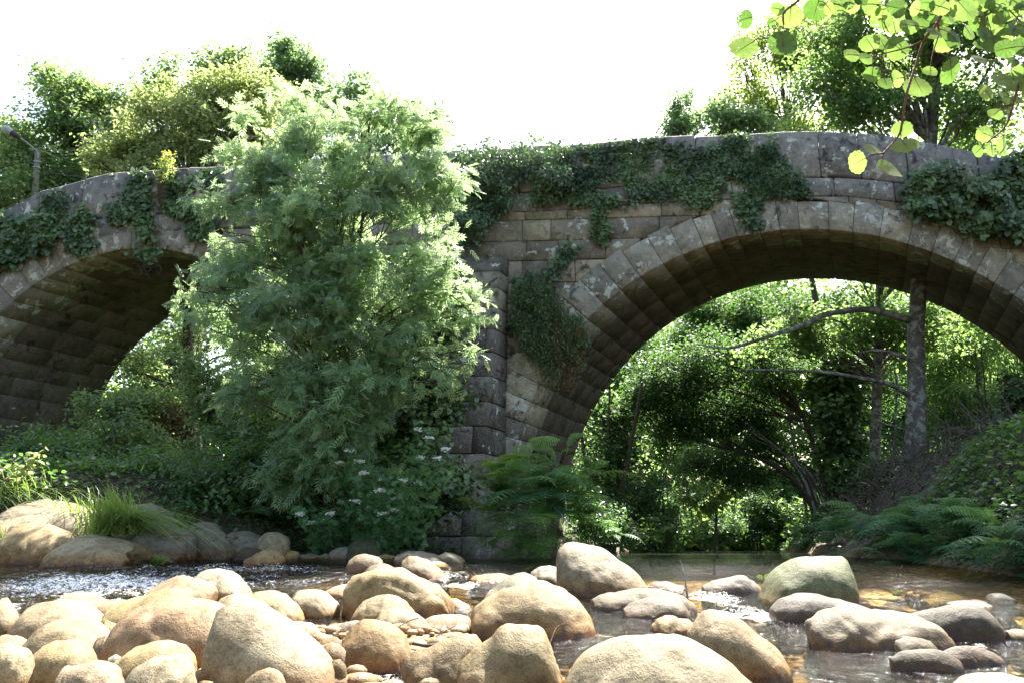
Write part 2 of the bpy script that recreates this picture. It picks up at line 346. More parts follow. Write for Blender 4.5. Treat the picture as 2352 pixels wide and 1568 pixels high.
def grid(xs, ys):
    X, Y = np.meshgrid(xs, ys); ny, nx = X.shape
    i, j = np.meshgrid(np.arange(ny - 1), np.arange(nx - 1), indexing='ij')
    Fq = np.stack([i * nx + j, i * nx + j + 1, (i + 1) * nx + j + 1, (i + 1) * nx + j], -1).reshape(-1, 4)
    return X.ravel(), Y.ravel(), Fq
def ground_z(x, y):
    l, r = edges(y)
    tl = l - x; tr = x - r; base = wz(y)
    t = np.maximum(tl, tr); sm = lambda q: q * q * (3 - 2 * q)
    hi = np.where(tl > tr, 1.0, 1.75)
    land = base + .06 + hi * sm(np.clip(t / np.where(tl > tr, 3.2, 2.6), 0, 1)) + .07 * np.clip(t, 0, 25)
    dpt = np.where(y > 12.5, .7, .22)
    bedz = base - dpt * np.clip(-t / 1.2, .15, 1)
    bar = np.exp(-np.clip(x + .5, 0, 9) ** 2 / .5 - np.clip(y - 5.6, 0, 9) ** 2 / .8)
    bedz = bedz + bar * .22
    z = np.where(t > 0, land, bedz)
    return z + .09 * fbm(np.stack([x * .9, y * .9, x * 0], -1), 3, 4) * np.where(t > 0, 1.4, .6)
xs = np.unique(np.concatenate([np.linspace(-90, -14, 24), np.linspace(-14, 16, 170), np.linspace(16, 100, 34)]))
ys = np.unique(np.concatenate([np.linspace(-8, 30, 210), np.linspace(30, 80, 60), np.linspace(80, 220, 24)]))
gx, gy, gf = grid(xs, ys); gz = ground_z(gx, gy); l_, r_ = edges(gy); tt = np.maximum(l_ - gx, gx - r_)
gb = MB(); gb.add(np.stack([gx, gy, gz], -1), gf, np.clip(.5 - tt / .5, 0, 1))
tag(gb.build('ground', ground_mat()), kind='structure')
ys = np.concatenate([np.linspace(1.0, 4, 60), np.linspace(4, 11, 330)[1:], np.linspace(11, 16, 90)[1:], np.linspace(16, 120, 160)[1:]])
xs = np.concatenate([np.linspace(-14, -7, 40), np.linspace(-7, 7, 460)[1:], np.linspace(7, 46, 110)[1:]])
gx, gy, gf = grid(xs, ys); rp = rapid(gx, gy)
near = np.clip((13.5 - gy) / 3, .04, 1)
amp = (.007 + .034 * rp) * near + .03 * rp * (gy > 30)
wv = fbm(np.stack([gx * 3.2, gy * 2.6, gx * 0 + 1], -1), 11, 2) + .5 * fbm(np.stack([gx * 9, gy * 7, gx * 0], -1), 21, 2)
wb = MB(); wb.add(np.stack([gx, gy, wz(gy) + amp * wv], -1), gf, np.clip(.22 * near + .8 * rp, 0, 1.2))
tag(wb.build('water', water_mat()), kind='structure')
# ------------------------------------------------------------------ the bridge (axes: s along the face, w through it, z up)
YAW = math.radians(4); SK = math.radians(23.7)
BE = np.array([math.cos(YAW), -math.sin(YAW), 0]); BD = np.array([math.sin(SK), math.cos(SK), 0]); BN = np.array([math.sin(YAW), math.cos(YAW), 0])
BO = at(1172, 900, 17); BO[2] = 0; BW = 3.7
def bp_(s, w, z): return BO + np.asarray(s)[..., None] * BE + np.asarray(w)[..., None] * BD + np.stack([0 * np.asarray(z), 0 * np.asarray(z), z], -1)
def on_face(px, py, off=0.0):
    r = ray(px, py); Q = BO + off * BD; return r * ((Q @ BN) / (r @ BN))
TS = [-24, -18, -14, -12.16, -11.24, -9.76, -7.05, -4, -1.16, 1.3, 3.53, 5.32, 7.58, 9.19, 11.48, 14, 20, 26]
TZ = [3.2, 5.4, 7.0, 7.90, 8.38, 8.74, 8.84, 8.95, 9.02, 9.08, 9.18, 9.22, 9.21, 8.95, 8.32, 7.5, 5.4, 3.4]
def ztop(s): return np.interp(s, TS, TZ)
ARCH = [(6.44, .22, 6.61), (-8.73, 2.76, 4.03)]
bridge = empty('stone_bridge', BO, 'old two-arch humpbacked granite bridge overgrown with ivy across the river', 'bridge')
core = MB()
ss = np.concatenate([np.linspace(-24, 26, 180)] + [np.array([c - R - .12 + k, c + R + .12 - k]) for c, z0, R in ARCH for k in (-.001, .001, .02, .1)] + [c + np.linspace(-1, 1, 60) * R for c, z0, R in ARCH])
ss = np.unique(ss)
def zbot(s):
    b = np.full_like(s, -2.0)
    for c, z0, R in ARCH:
        q = (R + .12) ** 2 - (s - c) ** 2; b = np.where(q > 0, z0 + np.sqrt(np.maximum(q, 0)), b)
    return b
zb = zbot(ss); zt = ztop(ss) - 1.0; n = len(ss); wf, wk = .05, BW - .03
V = np.concatenate([bp_(ss, ss * 0 + wf, zb), bp_(ss, ss * 0 + wf, zt), bp_(ss, ss * 0 + wk, zt), bp_(ss, ss * 0 + wk, zb)])
i = np.arange(n - 1)
core.add(V, np.concatenate([np.stack([k * n + i, k * n + i + 1, ((k + 1) % 4) * n + i + 1, ((k + 1) % 4) * n + i], -1) for k in range(4)]))
core.build('wall_core', M_CORE, bridge, smooth=False)

_g = np.array([(a, b, c) for a in range(5) for b in range(5) for c in range(5) if a in (0, 4) or b in (0, 4) or c in (0, 4)])
_id = {tuple(v): k for k, v in enumerate(_g)}; _f = []
for ax in range(3):
    for sd in (0, 4):
        for u in range(4):
            for v in range(4):
                q = []
                for du, dv in ((0, 0), (1, 0), (1, 1), (0, 1)):
                    p = [0, 0, 0]; p[ax] = sd; p[(ax + 1) % 3] = u + du; p[(ax + 2) % 3] = v + dv; q.append(_id[tuple(p)])
                _f.append(q if sd else q[::-1])
_f = np.array(_f)
def block(mb, fn, lo, hi, size, ch=.02, val=None, rough=.008):
    """a chamfered stone: fn maps block coordinates to the world; size = its three edge lengths in metres"""
    c = [min(.3, ch / max(s, .05)) for s in size]
    tab = np.array([[0, q, .5, 1 - q, 1] for q in c]); t = np.stack([tab[k][_g[:, k]] for k in range(3)], 1)
    ext = (_g == 0) | (_g == 4); two = ext.sum(1) >= 2
    for k in range(3):
        m = two & (_g[:, k] == 0); t[m, k] += c[k] * .55
        m = two & (_g[:, k] == 4); t[m, k] -= c[k] * .55
    p = np.array(lo) + t * (np.array(hi) - np.array(lo)); W = fn(p)
    W = W + rough * np.stack([noise3(W * 5 + k * 17, 5 + k) for k in range(3)], 1)
    mb.add(W, _f, rng.random() if val is None else val)

def splits(a, b, lo, hi):
    out = [a]
    while out[-1] < b - lo * .6: out.append(out[-1] + rng.uniform(lo, hi))
    out[-1] = b; return out
for ai, (c, z0, R) in enumerate(ARCH):
    ring, vault = MB(), MB()
    a0 = math.radians(0); a1 = math.pi
    th = splits(a0, a1, .38 / R, .62 / R)
    for t0, t1 in zip(th[:-1], th[1:]):
        gap = .0035 / R; mid = (t0 + t1) / 2
        h = rng.uniform(.66, .76) + .14 * abs(math.cos(mid)) ** 2
        jr = rng.uniform(0, .005)
        pol = lambda p: bp_(c + p[:, 1] * np.cos(p[:, 0]), p[:, 2], z0 + p[:, 1] * np.sin(p[:, 0]))
        ws = splits(0, BW, .55, 1.15)
        pr = -rng.uniform(.0, .035)
        block(ring, pol, (t0 + gap, R + jr, pr), (t1 - gap, R + h, ws[1] - .004), ((t1 - t0) * R, h, ws[1]), .014, rough=.010)
        for w0, w1 in zip(ws[1:-1], ws[2:]):
            block(vault, pol, (t0 + gap, R + rng.uniform(0, .005), w0 + .003), (t1 - gap, R + .3, w1 - .003), ((t1 - t0) * R, .3, w1 - w0), .004, val=rng.uniform(.3, .65), rough=.005)
    for sd, sx in ((-1, c - R), (1, c + R)):       # straight foot of the vault under the springing
        zz = splits(-1.0, z0, .42, .55)
        for q0, q1 in zip(zz[:-1], zz[1:]):
            ws = splits(0, BW, .6, 1.2)
            for w0, w1 in zip(ws[:-1], ws[1:]):
                lin = lambda p: bp_(p[:, 0], p[:, 2], p[:, 1])
                x0, x1 = (sx - .3, sx - rng.uniform(0, .02)) if sd < 0 else (sx + rng.uniform(0, .02), sx + .3)
                block(vault, lin, (x0, q0 + .006, w0 - (.02 if w0 == 0 else -.006)), (x1, q1 - .006, w1 - .006), (.3, q1 - q0, w1 - w0), .014)
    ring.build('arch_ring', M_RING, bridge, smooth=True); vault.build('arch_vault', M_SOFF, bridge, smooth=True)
    if ai == 0:        # three square putlog holes low in the right arch drawn as dark blocks for their inner shade
        for w0, tq in ((1.0, 2.86), (1.9, 2.86), (2.8, 2.86)):
            hb = MB(); block(hb, pol, (tq - .022, R - .012, w0), (tq + .022, R + .1, w0 + .22), (.24, .1, .22), .01, rough=.003)
            hb.build('putlog_hole_shade', M_CORE, bridge)
BAND = 1.62; SLAB = 1.15
spans = [MB(), MB(), MB()]; zs = [-1.0, -.5, 0, .5, 1.0, 1.5, 2.05, 2.55, 3.1, 3.6, 4.1, 4.7, 5.25, 5.72, 6.25, 6.72, 7.23, 7.62, 8.1]
for z0_, z1_ in zip(zs[:-1], zs[1:]):
    sp = splits(-24 + rng.uniform(0, .8), 26, .55, 1.5)
    for s0, s1 in zip(sp[:-1], sp[1:]):
        sm_ = (s0 + s1) / 2; zc = (z0_ + z1_) / 2
        if z0_ > ztop(sm_) - BAND - .12: continue
        ends = []
        for s_ in (s0, s1):
            ins = False
            for c, z0, R in ARCH:
                if (zc < z0 and abs(s_ - c) < R + .15) or math.hypot(s_ - c, zc - z0) < R + .66: ins = True
            ends.append(ins)
        if all(ends): continue
        def fn(p, s0=s0, s1=s1, ends=ends):
            s = p[:, 0].copy(); z = np.minimum(p[:, 1], ztop(s) - BAND - .008)
            for c, zz0, R in ARCH:
                side = -1 if (sm_ if any(ends) else sm_) < c else 1
                if ends[0] and not ends[1]: side = 1
                if ends[1] and not ends[0]: side = -1
                Re = np.where(z < zz0, R + .3, 0); q = np.where(z < zz0, (R + .12) ** 2, (R + .68) ** 2 - (z - zz0) ** 2)
                lim = np.sqrt(np.maximum(q, 0)); ins = (q > 0) & (np.abs(s - c) < lim)
                s = np.where(ins, c + side * lim, s)
            return bp_(s, p[:, 2], z)
        block(spans[0 if sm_ < -8.73 else 1 if sm_ < 6.44 else 2], fn, (s0 + .006, z0_ + .006, -rng.uniform(0, .025)), (s1 - .006, z1_ - .006, .3), (s1 - s0, z1_ - z0_, .3), .015, rough=.010)
for sp_mb in spans: sp_mb.build('spandrel_wall', M_SPAN, bridge, smooth=True)
para = MB(); parb = MB()
for mb, w0, w1 in ((para, -.05, .32), (parb, BW - .32, BW + .03)):
    for lo, hi, a, b in ((BAND, SLAB, 1.0, 1.9), (SLAB, 0, .85, 1.6)):
        sp = splits(-23.5, 25.5, a, b)
        for s0, s1 in zip(sp[:-1], sp[1:]):
            du = rng.uniform(-.02, .02)
            fn = lambda p: bp_(p[:, 0], p[:, 2], ztop(p[:, 0]) - lo + p[:, 1] * (lo - hi) + (du + .03 * noise3(np.stack([p[:, 0] * 1.3, p[:, 0] * 0, p[:, 0] * 0], -1), 9)) * (p[:, 1] > .5) * (hi == 0))
            pr = rng.uniform(-.02, .015) + (.03 if hi else 0)
            k = max(1, int((s1 - s0) / .5))
            block(mb, fn, (s0 + .005, .012, w0 + pr), (s1 - .005, .995, w1), (s1 - s0, lo - hi, .35), .03, rough=.02)
para.build('front_parapet', M_PARA, bridge, smooth=True); parb.build('rear_parapet', M_PARA, bridge, smooth=True)
dk = MB(); s_ = np.linspace(-23, 25, 120); W2 = np.array([.3, BW - .3])
dk.add(np.concatenate([bp_(s_, s_ * 0 + w, ztop(s_) - .93) for w in W2]), np.stack([np.arange(119), np.arange(119) + 1, np.arange(119) + 121, np.arange(119) + 120], -1)); dk.build('roadway', M_CORE, bridge)
but = MB(); zq = [-1.0, -.35, .2, .72, 1.3, 1.82, 2.38, 2.9, 3.45, 3.98, 4.5, 5.0, 5.45, 5.85]
def bq(z): return np.interp(z, [-.3, 5.85], [1.35, .5])
for z0_, z1_ in zip(zq[:-1], zq[1:]):
    sp = [-4.3] + sorted([-4.3 + 4.3 * (k + rng.uniform(.2, .8)) / 4 for k in range(4)]) + [-.02 - .1 * (5.8 - z0_) / 6]
    for s0, s1 in zip(sp[:-1], sp[1:]):
        j = rng.uniform(-.02, .02)
        def fn(p): return bp_(p[:, 0], p[:, 2] * bq(p[:, 1]) + (1 - (p[:, 2] < 0)) * 0, p[:, 1])
        block(but, fn, (s0 + .005, z0_ + .007, -1 + j), (s1 - .005, z1_ - .007, .02), (s1 - s0, z1_ - z0_, 1), .016, rough=.010)
def fn(p): return bp_(p[:, 0], p[:, 2] * (.5 - .42 * (p[:, 1] - 5.86) / .5), p[:, 1])
block(but, fn, (-4.28, 5.86, -1), (-.03, 6.36, .02), (4.3, .5, .5), .03)
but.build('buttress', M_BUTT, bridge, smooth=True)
bc = MB(); lin = lambda p: bp_(p[:, 0], p[:, 2] * bq(p[:, 1]), p[:, 1])
block(bc, lin, (-4.25, -1, -.95), (-.2, 5.8, .01), (4, 6, 1), .01); bc.build('buttress_core', M_CORE, bridge)

# ------------------------------------------------------------------ boulders, each with its own outline, place and label
WARM = (.34, .255, .135); PALE = (.37, .32, .235); AMB = (.28, .18, .085); GREY = (.21, .20, .185); DARK = (.11, .10, .085); GREEN = (.20, .225, .12); WHITE = (.5, .48, .44)
G_HEAP = 'boulders heaped in the sunlit left foreground'; G_BANK = 'boulders along the left bank'; G_MID = 'boulders standing in the rapids'; G_RIGHT = 'shaded boulders by the right bank'; G_FRONT = 'large boulders in the front of the stream'
def boulder(name, label, S, pts, base, tint, group, dr=.75, shear=.25, Yc=None, q=.62, rough=1.0, cat='boulder', lift=None, tilt=None):
    tilt = rng.uniform(.22, .5) if tilt is None else tilt
    P = [S(*p) for p in pts]; px0, px1 = P[0][0], P[-1][0]; brow = S(0, base)[1]
    Yf = Yrow(brow) if Yc is None else Yc
    if group in (G_BANK,) and Yc is None and Yf > 12.3: Yf = 12.3
    hw = (px1 - px0) / 2 * pxm(Yf)
    if Yc is None: Yc = Yf + hw * dr * .8
    hw = (px1 - px0) / 2 * pxm(Yc); dep = hw * dr
    trow = float(np.mean([y for x, y in P[1:-1]])); W = np.array([at(x, y, Yc) for x, y in P]); xs_ = np.array([at(x, trow, Yc)[0] for x, y in P]); zs_ = W[:, 2]
    wl = float(wz(Yc)) if lift is None else lift; zlow = wl - (.22 if lift is None else 0.0)
    big = (px1 - px0) > 90; nu, nv = (72, 56) if big else (36, 28)
    u = np.linspace(0, 1, nu); x = xs_[0] + (xs_[-1] - xs_[0]) * (1 - np.cos(np.pi * u)) / 2
    H = np.interp(x, xs_, zs_); k = max(2, nu // 20); ker = np.hanning(k + 2)[1:-1]; ker /= ker.sum()
    H = np.convolve(np.pad(H, k // 2, mode='edge'), ker, 'same')[k // 2: k // 2 + nu]
    t = np.abs(2 * (x - x[0]) / (x[-1] - x[0]) - 1); e = np.clip(1 - t ** 3.4, 0, 1) ** (1 / 3.0)
    mid = zlow + .35 * (np.mean(H) - zlow) if lift is None else zlow + .45 * (H.max() - zlow)
    if lift is not None: H = mid + (H - mid)
    ph = np.linspace(0, 2 * np.pi, nv, endpoint=False); cp, sp_ = np.cos(ph), np.sin(ph)
    cc = np.sign(cp) * np.abs(cp) ** q; s2 = np.sign(sp_) * np.abs(sp_) ** q; cc = np.sign(cp) * np.abs(cp) ** (q * .7); s2 = s2 * (1 - tilt * np.clip(-cc, 0, 1) * (s2 > 0))
    ee = np.clip(e * 2.0, 0, 1)
    up = np.maximum(s2, 0)[None] * (H - mid)[:, None] * ee[:, None]; dn = np.minimum(s2, 0)[None] * (mid - zlow + (.0 if lift is None else 0)) * e[:, None]
    Z = mid + up + dn; Yy = Yc + dep * e[:, None] * (cc[None] + shear * np.maximum(s2, 0)[None] - shear * .5); X = np.repeat(x[:, None], nv, 1)
    V = np.stack([X, Yy, Z], -1).reshape(-1, 3); sc = max(hw, .05); sd = int(abs(px0 * 7 + base)) % 997
    ctr = np.array([x.mean(), Yc, mid]); dirn = V - ctr; dirn /= np.linalg.norm(dirn, axis=1)[:, None] + 1e-9
    a = fbm(V / sc * 1.15, sd, 3) * .055 + fbm(V / sc * 3.2, sd + 9, 3) * .02 - .016 * np.clip(.12 - np.abs(noise3(V / sc * 1.7, sd + 5)), 0, .12) / .12
    V = V + dirn * (a * sc * rough)[:, None]
    i, j = np.meshgrid(np.arange(nu - 1), np.arange(nv), indexing='ij'); j2 = (j + 1) % nv
    Fq = np.stack([i * nv + j, (i + 1) * nv + j, (i + 1) * nv + j2, i * nv + j2], -1).reshape(-1, 4)
    hv = np.clip((V[:, 2] - wl) / max(.10, .8 * (H.max() - wl)), 0, 1)
    mb = MB(); mb.add(V, Fq, hv)
    o = mb.build(name, M_ROCK); j_ = rng.uniform(.9, 1.1); gm = rng.uniform(0, .28); tint = [x * (1 - gm) + gm * sum(tint) / 3 for x in tint]; j_ *= .56 if group != G_RIGHT else .40; tint[2] *= .86; o.color = (tint[0] * j_, tint[1] * j_ * rng.uniform(.97, 1.02), tint[2] * j_ * rng.uniform(.92, 1.04), 1)  # right-bank stones: tint cut further, standing in for canopy shade
    tag(o, label, cat, group)
    return o, ctr, hw, dep
R = boulder
# left bank
R('boulder', 'long pale boulder behind the grass tufts on the left bank', SA, [(0, 110), (60, 40), (140, 2), (300, 0), (450, 28), (600, 45), (690, 75), (710, 140)], 150, PALE, G_BANK, Yc=12.0)
R('boulder', 'flat topped sunlit boulder at the left frame edge above a second one', SA, [(-90, 150), (0, 118), (100, 98), (190, 84), (330, 85), (400, 110), (435, 160)], 200, PALE, G_BANK, Yc=11.6)
R('boulder', 'tan boulder cut by the left frame edge beside the split one', SA, [(-120, 260), (-60, 170), (0, 158), (60, 165), (100, 200), (120, 300)], 310, WARM, G_BANK, Yc=11.3)
R('boulder', 'smooth sunlit boulder at the water left of the mossy cracked one', SA, [(45, 300), (60, 215), (110, 165), (180, 150), (300, 165), (400, 195), (480, 222), (530, 300)], 378, WARM, G_BANK, Yc=11.2)
o5, c5, h5, d5 = R('boulder', 'cracked boulder with brown moss at its right end on the left bank', SA, [(366, 370), (400, 300), (450, 255), (510, 224), (570, 220), (700, 240), (830, 270), (900, 305), (960, 350), (1005, 400), (1018, 430)], 432, PALE, G_BANK, q=.7)
R('boulder', 'small stone cut by the left frame edge under the grass', SA, [(-50, 370), (0, 312), (30, 318), (60, 350), (66, 372)], 378, GREY, G_BANK)
R('boulder', 'bluish grey boulder half hidden behind the big grass tuft', SA, [(800, 120), (860, 40), (950, 15), (1050, 30), (1120, 90), (1195, 200)], 230, GREY, G_BANK, Yc=12.3)
R('boulder', 'lichen speckled boulder under dead leaves right of the grass tuft', SA, [(880, 260), (980, 172), (1080, 162), (1200, 180), (1280, 205), (1320, 260)], 320, GREY, G_BANK, Yc=11.7)
R('boulder', 'dark boulder in the shrubs farthest back on the left bank', SA, [(1275, 150), (1300, 65), (1370, 38), (1430, 55), (1458, 100), (1470, 160)], 190, DARK, G_BANK, Yc=13.6)
R('boulder', 'rounded grey boulder behind the tall speckled one on the left bank', SA, [(1250, 220), (1290, 160), (1340, 140), (1420, 145), (1480, 190), (1500, 240)], 260, GREY, G_BANK, Yc=12.6)
R('boulder', 'pale wedge shaped stone leaning on the tall speckled boulder', SA, [(1140, 292), (1190, 262), (1240, 245), (1280, 265), (1293, 310), (1296, 370)], 374, PALE, G_BANK, dr=.6)
R('boulder', 'low brown stone under the pale wedge on the left bank', SA, [(1040, 345), (1100, 315), (1150, 302), (1210, 315), (1250, 350), (1262, 376)], 378, GREY, G_BANK)
R('boulder', 'tall black speckled boulder on the left bank at the water edge', SA, [(1290, 370), (1300, 245), (1340, 195), (1390, 180), (1450, 186), (1500, 225), (1540, 270), (1580, 330), (1592, 388)], 392, GREY, G_BANK, dr=.6)
R('boulder', 'dark topped grey boulder right of the tall speckled one', SA, [(1500, 310), (1520, 230), (1560, 208), (1620, 203), (1680, 215), (1760, 250), (1830, 290), (1840, 335)], 338, GREY, G_BANK)
R('boulder', 'rightmost light grey boulder of the left bank row before the shrubs', SA, [(1730, 260), (1780, 217), (1850, 214), (1920, 242), (1955, 275), (1952, 318)], 322, PALE, G_BANK)
R('boulder', 'brown moss covered stone at the foot of the dark topped boulder', SA, [(1585, 390), (1600, 345), (1650, 316), (1720, 322), (1765, 345), (1785, 392)], 396, (0.091, 0.059, 0.028), G_BANK, rough=2)
R('boulder', 'rough tan stone with bright splashing water at its right', SA, [(1640, 410), (1700, 358), (1760, 327), (1820, 324), (1870, 345), (1908, 385), (1915, 424)], 426, WARM, G_BANK, rough=1.8)
for i_, (p, b, lb) in enumerate([([(1890, 356), (1940, 334), (2000, 345), (2015, 360)], 361, 'tiny tan stone in the dark shallows right of the splashing water'), ([(1975, 376), (2060, 354), (2150, 370), (2165, 382)], 383, 'tiny flat stone barely clear of the dark shallows'), ([(2130, 380), (2180, 357), (2260, 368), (2275, 382)], 383, 'tiny dark flat stone left of the low grey hump')]):
    R('stone', lb, SA, p, b, GREY if i_ else WARM, G_BANK, cat='stone')
R('boulder', 'low grey hump in still water before the white flowers', SB, [(30, 338), (70, 318), (130, 310), (180, 320), (225, 345)], 346, GREY, G_BANK)
R('boulder', 'green mossy dome under the white flowering plants', SB, [(140, 322), (190, 262), (240, 242), (310, 246), (350, 285), (378, 335)], 342, (0.070, 0.091, 0.042), G_BANK)
R('stone', 'small grey stone left of the bluish flat one by the pier', SB, [(268, 358), (320, 340), (380, 350), (390, 364)], 366, GREY, G_MID, cat='stone')
R('stone', 'small bluish flat stone between brown boulder and mossy dome', SB, [(335, 378), (400, 358), (470, 374), (488, 386)], 388, PALE, G_MID, cat='stone')
# rapids, middle
R('boulder', 'brown egg shaped boulder farthest left in the middle rapids', SB, [(138, 470), (160, 400), (210, 364), (270, 357), (340, 372), (380, 402), (396, 450)], 482, (0.238, 0.168, 0.112), G_MID)
R('boulder', 'dark wet stone squeezed between the egg shaped and the saddle shaped boulders', SB, [(250, 488), (300, 440), (350, 423), (420, 430), (480, 460), (505, 492)], 494, (0.140, 0.105, 0.070), G_MID)
R('boulder', 'saddle shaped brown boulder with a sunlit left knob in midstream', SB, [(510, 500), (520, 410), (560, 377), (610, 374), (680, 398), (740, 430), (790, 470), (828, 522)], 526, (0.224, 0.168, 0.112), G_MID)
R('boulder', 'grey flat boulder behind the saddle shaped one', SB, [(465, 415), (490, 370), (560, 345), (640, 340), (720, 355), (780, 375), (850, 400), (880, 445)], 450, GREY, G_MID, Yc=11.3)
R('boulder', 'pale green grey hump nearest the bridge buttress', SB, [(755, 372), (800, 345), (860, 353), (910, 383), (940, 414)], 416, (0.210, 0.217, 0.175), G_MID)
R('boulder', 'low brown stone awash right of the saddle shaped boulder', SB, [(660, 528), (720, 508), (790, 503), (838, 530)], 533, (0.175, 0.126, 0.077), G_MID)
R('boulder', 'big lumpy sunlit boulder with dents left of centre', SB, [(138, 700), (150, 590), (190, 530), (260, 488), (350, 466), (420, 468), (500, 490), (560, 530), (640, 558), (740, 580), (800, 620), (845, 690), (868, 765)], 768, WARM, G_FRONT, dr=.55, rough=2.2)
R('boulder', 'sunlit tan boulder leaning in front of the big lumpy one', SB, [(182, 800), (200, 730), (250, 668), (320, 634), (400, 626), (480, 650), (540, 690), (600, 770)], 798, WARM, G_FRONT)
R('boulder', 'small speckled oval boulder at the foot of the lumpy pair', SB, [(335, 815), (380, 755), (450, 727), (530, 730), (600, 760), (665, 797), (720, 836)], 846, WARM, G_FRONT)
R('boulder', 'flat cream stone awash between oval boulder and broad dome', SB, [(655, 808), (700, 780), (800, 765), (900, 767), (970, 783), (992, 822)], 834, PALE, G_FRONT)
R('boulder', 'low bright slab sloping into water behind the flat cream stone', SB, [(800, 665), (880, 662), (940, 688), (1010, 730)], 762, PALE, G_FRONT, Yc=7.1)
R('boulder', 'amber stone under a thin sheet of water before the buttress', SB, [(975, 534), (1020, 505), (1100, 488), (1180, 490), (1250, 513), (1270, 536)], 540, AMB, G_MID)
R('boulder', 'tan sloping boulder peeking out behind the broad dome', SB, [(1055, 660), (1120, 600), (1200, 540), (1280, 500), (1350, 486), (1420, 510), (1470, 580)], 664, GREY, G_MID, Yc=7.6)
R('boulder', 'broad pale dome boulder in the centre of the stream', SB, [(965, 830), (1000, 730), (1080, 660), (1200, 600), (1320, 568), (1420, 538), (1500, 548), (1600, 598), (1700, 688), (1780, 788), (1832, 882)], 892, WARM, G_FRONT, dr=.55, q=.85)
R('boulder', 'grey low boulder left of the huge cracked one', SB, [(1380, 486), (1440, 445), (1500, 436), (1570, 455), (1600, 480)], 492, GREY, G_MID, Yc=9.4)
R('boulder', 'small warm stone tucked against the huge cracked boulder', SB, [(1395, 520), (1440, 480), (1500, 473), (1550, 498), (1590, 560)], 566, (0.252, 0.203, 0.140), G_MID)
R('boulder', 'huge round cracked boulder in front of the dark pool', SB, [(1542, 520), (1560, 400), (1580, 340), (1620, 295), (1680, 284), (1760, 293), (1860, 318), (1950, 368), (2040, 450), (2110, 520), (2158, 600)], 622, (0.266, 0.231, 0.168), G_FRONT, dr=.7, q=.72)
R('boulder', 'long low grey boulder right of the huge cracked one', SB, [(1790, 676), (1860, 640), (1960, 628), (2060, 600), (2140, 585), (2220, 585), (2300, 600), (2400, 640), (2480, 720)], 722, (0.154, 0.126, 0.098), G_MID, dr=.4)
R('boulder', 'brown wet hump in front of the long low grey boulder', SB, [(1990, 730), (2080, 685), (2160, 660), (2250, 647), (2330, 655), (2400, 680), (2460, 765)], 772, (0.175, 0.140, 0.112), G_MID, dr=.5)
R('boulder', 'brown stone awash between the long low boulder and the pool', SB, [(2150, 580), (2220, 550), (2300, 549), (2400, 572), (2430, 590)], 592, (0.196, 0.133, 0.077), G_MID)
R('boulder', 'dark domed amber boulder with foam at its foot in the lower middle', SB, [(112, 1000), (130, 900), (170, 840), (240, 798), (310, 796), (400, 815), (480, 860), (540, 920), (580, 990), (598, 1060)], 1116, AMB, G_FRONT, dr=.8, q=.75)
R('boulder', 'wet ledge of rust coloured rock left of the peaked boulder', SB, [(505, 1150), (540, 1080), (620, 1030), (700, 1000), (800, 960), (900, 930), (1000, 945), (1120, 1040)], 1228, (0.238, 0.175, 0.105), G_FRONT, rough=2, shear=0)
R('boulder', 'peaked boulder with a notched top at the bottom centre', SB, [(885, 1180), (920, 1080), (1000, 1000), (1100, 930), (1165, 850), (1210, 823), (1280, 828), (1350, 830), (1430, 840), (1480, 868), (1508, 940), (1545, 1050), (1590, 1200)], 1290, WARM, G_FRONT, dr=.6, q=.7)
R('boulder', 'largest smooth boulder cut by the bottom edge right of centre', SB, [(1600, 1290), (1700, 1100), (1800, 1020), (1950, 948), (2100, 913), (2250, 900), (2400, 903), (2500, 928), (2620, 988), (2760, 1090), (2930, 1290)], 1420, (0.336, 0.273, 0.175), G_FRONT, dr=.5, q=.8)
R('stone', 'small flat stone awash left above the dark domed boulder', SB, [(50, 858), (120, 815), (200, 803), (270, 835)], 862, GREY, G_FRONT, cat='stone')
# right part
R('boulder', 'bright sunlit boulder with a green stain behind the largest smooth one', SC, [(250, 880), (300, 770), (360, 712), (420, 698), (500, 710), (570, 748), (650, 808), (720, 868), (790, 938), (840, 1000), (858, 1070)], 1082, WARM, G_FRONT, dr=.6)
R('boulder', 'small rough sunlit stone left of the bright sloping boulder', SC, [(15, 808), (50, 750), (90, 724), (160, 721), (220, 745), (265, 780), (285, 808)], 812, WARM, G_FRONT, rough=2)
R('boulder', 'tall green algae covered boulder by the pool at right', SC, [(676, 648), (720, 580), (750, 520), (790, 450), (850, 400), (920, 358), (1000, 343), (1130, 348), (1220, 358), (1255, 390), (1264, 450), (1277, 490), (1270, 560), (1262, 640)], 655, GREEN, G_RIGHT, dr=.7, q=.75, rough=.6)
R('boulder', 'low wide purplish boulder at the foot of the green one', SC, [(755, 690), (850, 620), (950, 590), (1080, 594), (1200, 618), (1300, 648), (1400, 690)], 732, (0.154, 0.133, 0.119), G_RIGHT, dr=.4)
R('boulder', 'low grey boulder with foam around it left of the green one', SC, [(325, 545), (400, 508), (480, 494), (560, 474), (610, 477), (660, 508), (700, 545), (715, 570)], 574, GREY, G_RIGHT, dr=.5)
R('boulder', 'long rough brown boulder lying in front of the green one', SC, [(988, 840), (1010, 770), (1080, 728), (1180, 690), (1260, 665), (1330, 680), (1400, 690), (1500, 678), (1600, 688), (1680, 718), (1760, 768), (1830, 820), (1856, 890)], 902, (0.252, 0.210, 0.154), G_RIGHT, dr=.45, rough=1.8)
R('boulder', 'small oval stone at the right foot of the long rough boulder', SC, [(1485, 900), (1530, 860), (1600, 847), (1700, 853), (1760, 873), (1800, 915)], 920, (0.189, 0.161, 0.119), G_RIGHT)
